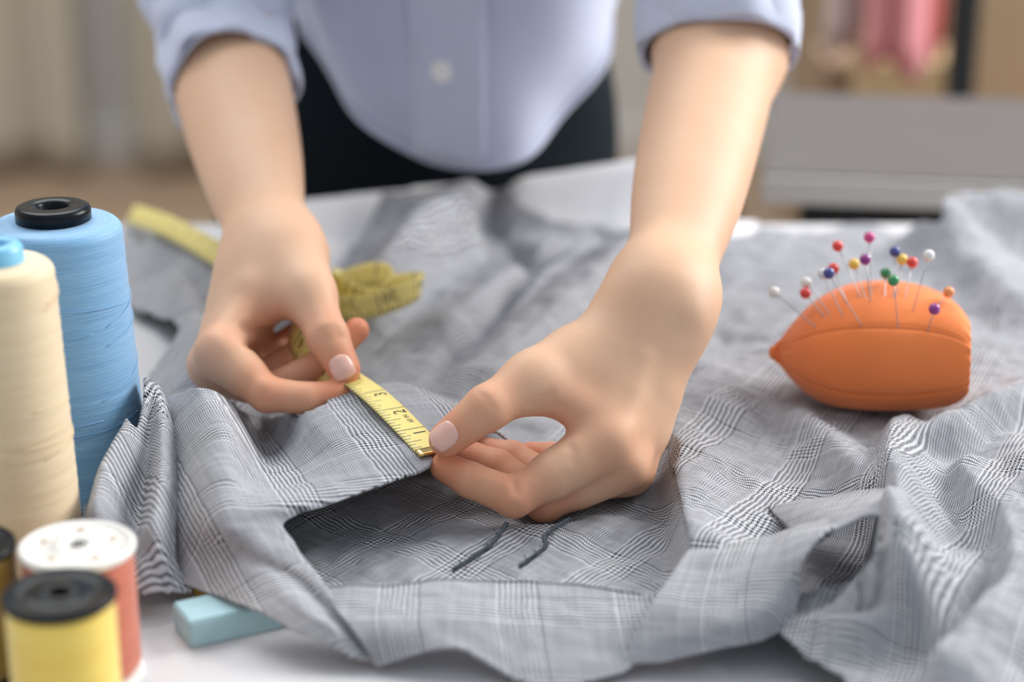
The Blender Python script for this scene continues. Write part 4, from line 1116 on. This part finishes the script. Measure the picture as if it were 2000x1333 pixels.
# ------------------------------------------------------------------ measuring tape: one ribbon
TW = 0.0145
def ribbon_path():
    C, S = [], []
    hz = lambda a, b: None
    A = [P(847, 887, -1), P(801, 839.5, 20), P(760, 798, 41), P(725, 767, 60), P(694, 745, 73)]
    d = nrm((A[2] - A[0]) * [1, 1, 0]); perp = np.array([d[1], -d[0], 0.0])
    for a in A: C.append(a); S.append(perp)
    # under the thumb, edge-on round the inside of the hand
    for (x, y, mm), w in [((664, 738, 82), (0.75, 0.35, 0.55)), ((636, 736, 90), (0.25, 0.35, 0.9)), ((606, 706, 98), (0.15, 0.3, 0.95)), ((585, 680, 106), (0.2, 0.2, 0.95)),
                          ((572, 640, 118), (0.3, 0.1, 0.95)), ((585, 590, 150), (0.2, -0.3, 0.9)), ((610, 565, 176), (0.0, -0.42, 0.9))]:
        C.append(P(x, y, mm)); S.append(nrm(w))
    # loose coil lying on the cloth
    cc = TS(690, 596, 0.010) + [0, 0, 0.0135]; n = 26
    for k in range(n):
        a = math.radians(205 - k * 30.0); r = 0.0150 + 0.00030 * k + 0.0085 * min(1, max(0, (k - 14) / 5))
        C.append(cc + np.array([r * math.cos(a) * 1.0 + 0.0006 * k, r * 0.75 * math.sin(a), 0.004 * math.sin(1.7 * a + 0.4) - 0.00022 * k])); S.append(nrm((0.05 + 0.15 * math.cos(a), 0.22 + 0.2 * math.sin(a), 0.95)))
    # off behind the wrist to the far left
    for (x, y, z), w in [((640, 640, 0.026), (0.1, 0.25, 0.95)), ((560, 600, 0.030), (0.3, 0.3, 0.85)), ((495, 548, 0.036), (0.45, 0.35, 0.8)), ((430, 500, 0.042), (0.5, 0.42, 0.70)), ((360, 458, 0.044), (0.5, 0.45, 0.66)), ((310, 434, 0.044), (0.48, 0.40, 0.72)), ((256, 416, 0.044), (0.42, 0.35, 0.80))]:
        q = TS(x, y + 22, 0.0075); C.append(q + [0, 0, 0.0075] if x < 500 else T(x, y, z)); S.append(nrm(w))
    return np.array(C), np.array(S)
RC, RS = ribbon_path(); RN = 700
INCH = float(np.linalg.norm(RC[3] - RC[1]) / 2); TOFF = 1.0 - float(np.linalg.norm(RC[1] - RC[0])) / INCH
RD = crv(np.hstack([RC, RS]), RN); RCc = RD[:, :3]; RL = np.concatenate([[0], np.cumsum(np.linalg.norm(np.diff(RCc, axis=0), axis=1))])
RT = np.gradient(RCc, axis=0); RT /= np.linalg.norm(RT, axis=1)[:, None]
RSs = RD[:, 3:]; RSs = RSs - RT * (RSs * RT).sum(1)[:, None]; RSs /= np.linalg.norm(RSs, axis=1)[:, None]; RNn = np.cross(RSs, RT)
def rib(l, v, off=0.0):
    """l metres along, v -0.5..0.5 across, off along the printed face normal"""
    i = np.interp(l, RL, np.arange(RN)); k = int(min(i, RN - 2)); f = i - k
    return lerp(RCc[k], RCc[k + 1], f) + TW * v * nrm(lerp(RSs[k], RSs[k + 1], f)) + off * nrm(lerp(RNn[k], RNn[k + 1], f))
def tape():
    m = 5; V = []; U = []
    for k in range(RN):
        for j in range(m):
            v = j / (m - 1) - 0.5; V.append(RCc[k] + TW * v * RSs[k]); U.append((RL[k] / INCH + TOFF, v + 0.5))
    o = mesh_obj('measuring_tape', V, grid_faces(RN, m), M['tape'], uv=U)
    q = o.modifiers.new('thick', 'SOLIDIFY'); q.thickness = 0.0005; q.offset = 0
    tag(o, 'yellow tape measure stretched between both hands over the grey cloth', 'tape measure')
    # printing
    up = 1.0 if RNn[3][2] > 0 else -1.0
    def put(txt, inch, size, vbase, spacing=1.0):
        Vt, Ft = [], []; cu = bpy.data.curves.new('t', 'FONT'); cu.body = txt; cu.size = size; cu.resolution_u = 3; cu.space_character = spacing
        ob = bpy.data.objects.new('t', cu); COL.objects.link(ob); me = ob.to_mesh(); k = len(Vt)
        xs = [v.co.x for v in me.vertices]; x0, x1 = min(xs), max(xs)
        for v in me.vertices:
            l = (inch - TOFF) * INCH + (v.co.x - (x0 + x1) / 2); Vt.append(rib(max(l, 0), vbase - v.co.y / TW, up * 0.00036))
        for p in me.polygons: Ft.append([i + k for i in p.vertices])
        ob.to_mesh_clear(); bpy.data.objects.remove(ob); bpy.data.curves.remove(cu)
        mesh_obj('printed_number', np.array(Vt), Ft, M['ink'], smooth=False).parent = o
    for k in range(1, 22): put(str(k), k - 0.20 - 0.1 * (k > 9), 0.0092, 0.40)
    put('60 IN', 1.45, 0.0036, 0.34, 1.1)
    put('60 IN', 9.45, 0.0036, 0.34, 1.1)
    # folded brass end
    Vb = []
    for l in np.linspace(-0.0006, 0.0048, 6):
        for v in np.linspace(-0.515, 0.515, 7): Vb.append(rib(max(l, 0), v, up * 0.0006) + (RT[0] * l if l < 0 else 0))
    b = mesh_obj('metal_tip', np.array(Vb), grid_faces(6, 7), M['brass']); q = b.modifiers.new('thick', 'SOLIDIFY'); q.thickness = 0.0016; q.offset = 0; b.parent = o
    return o
tape()
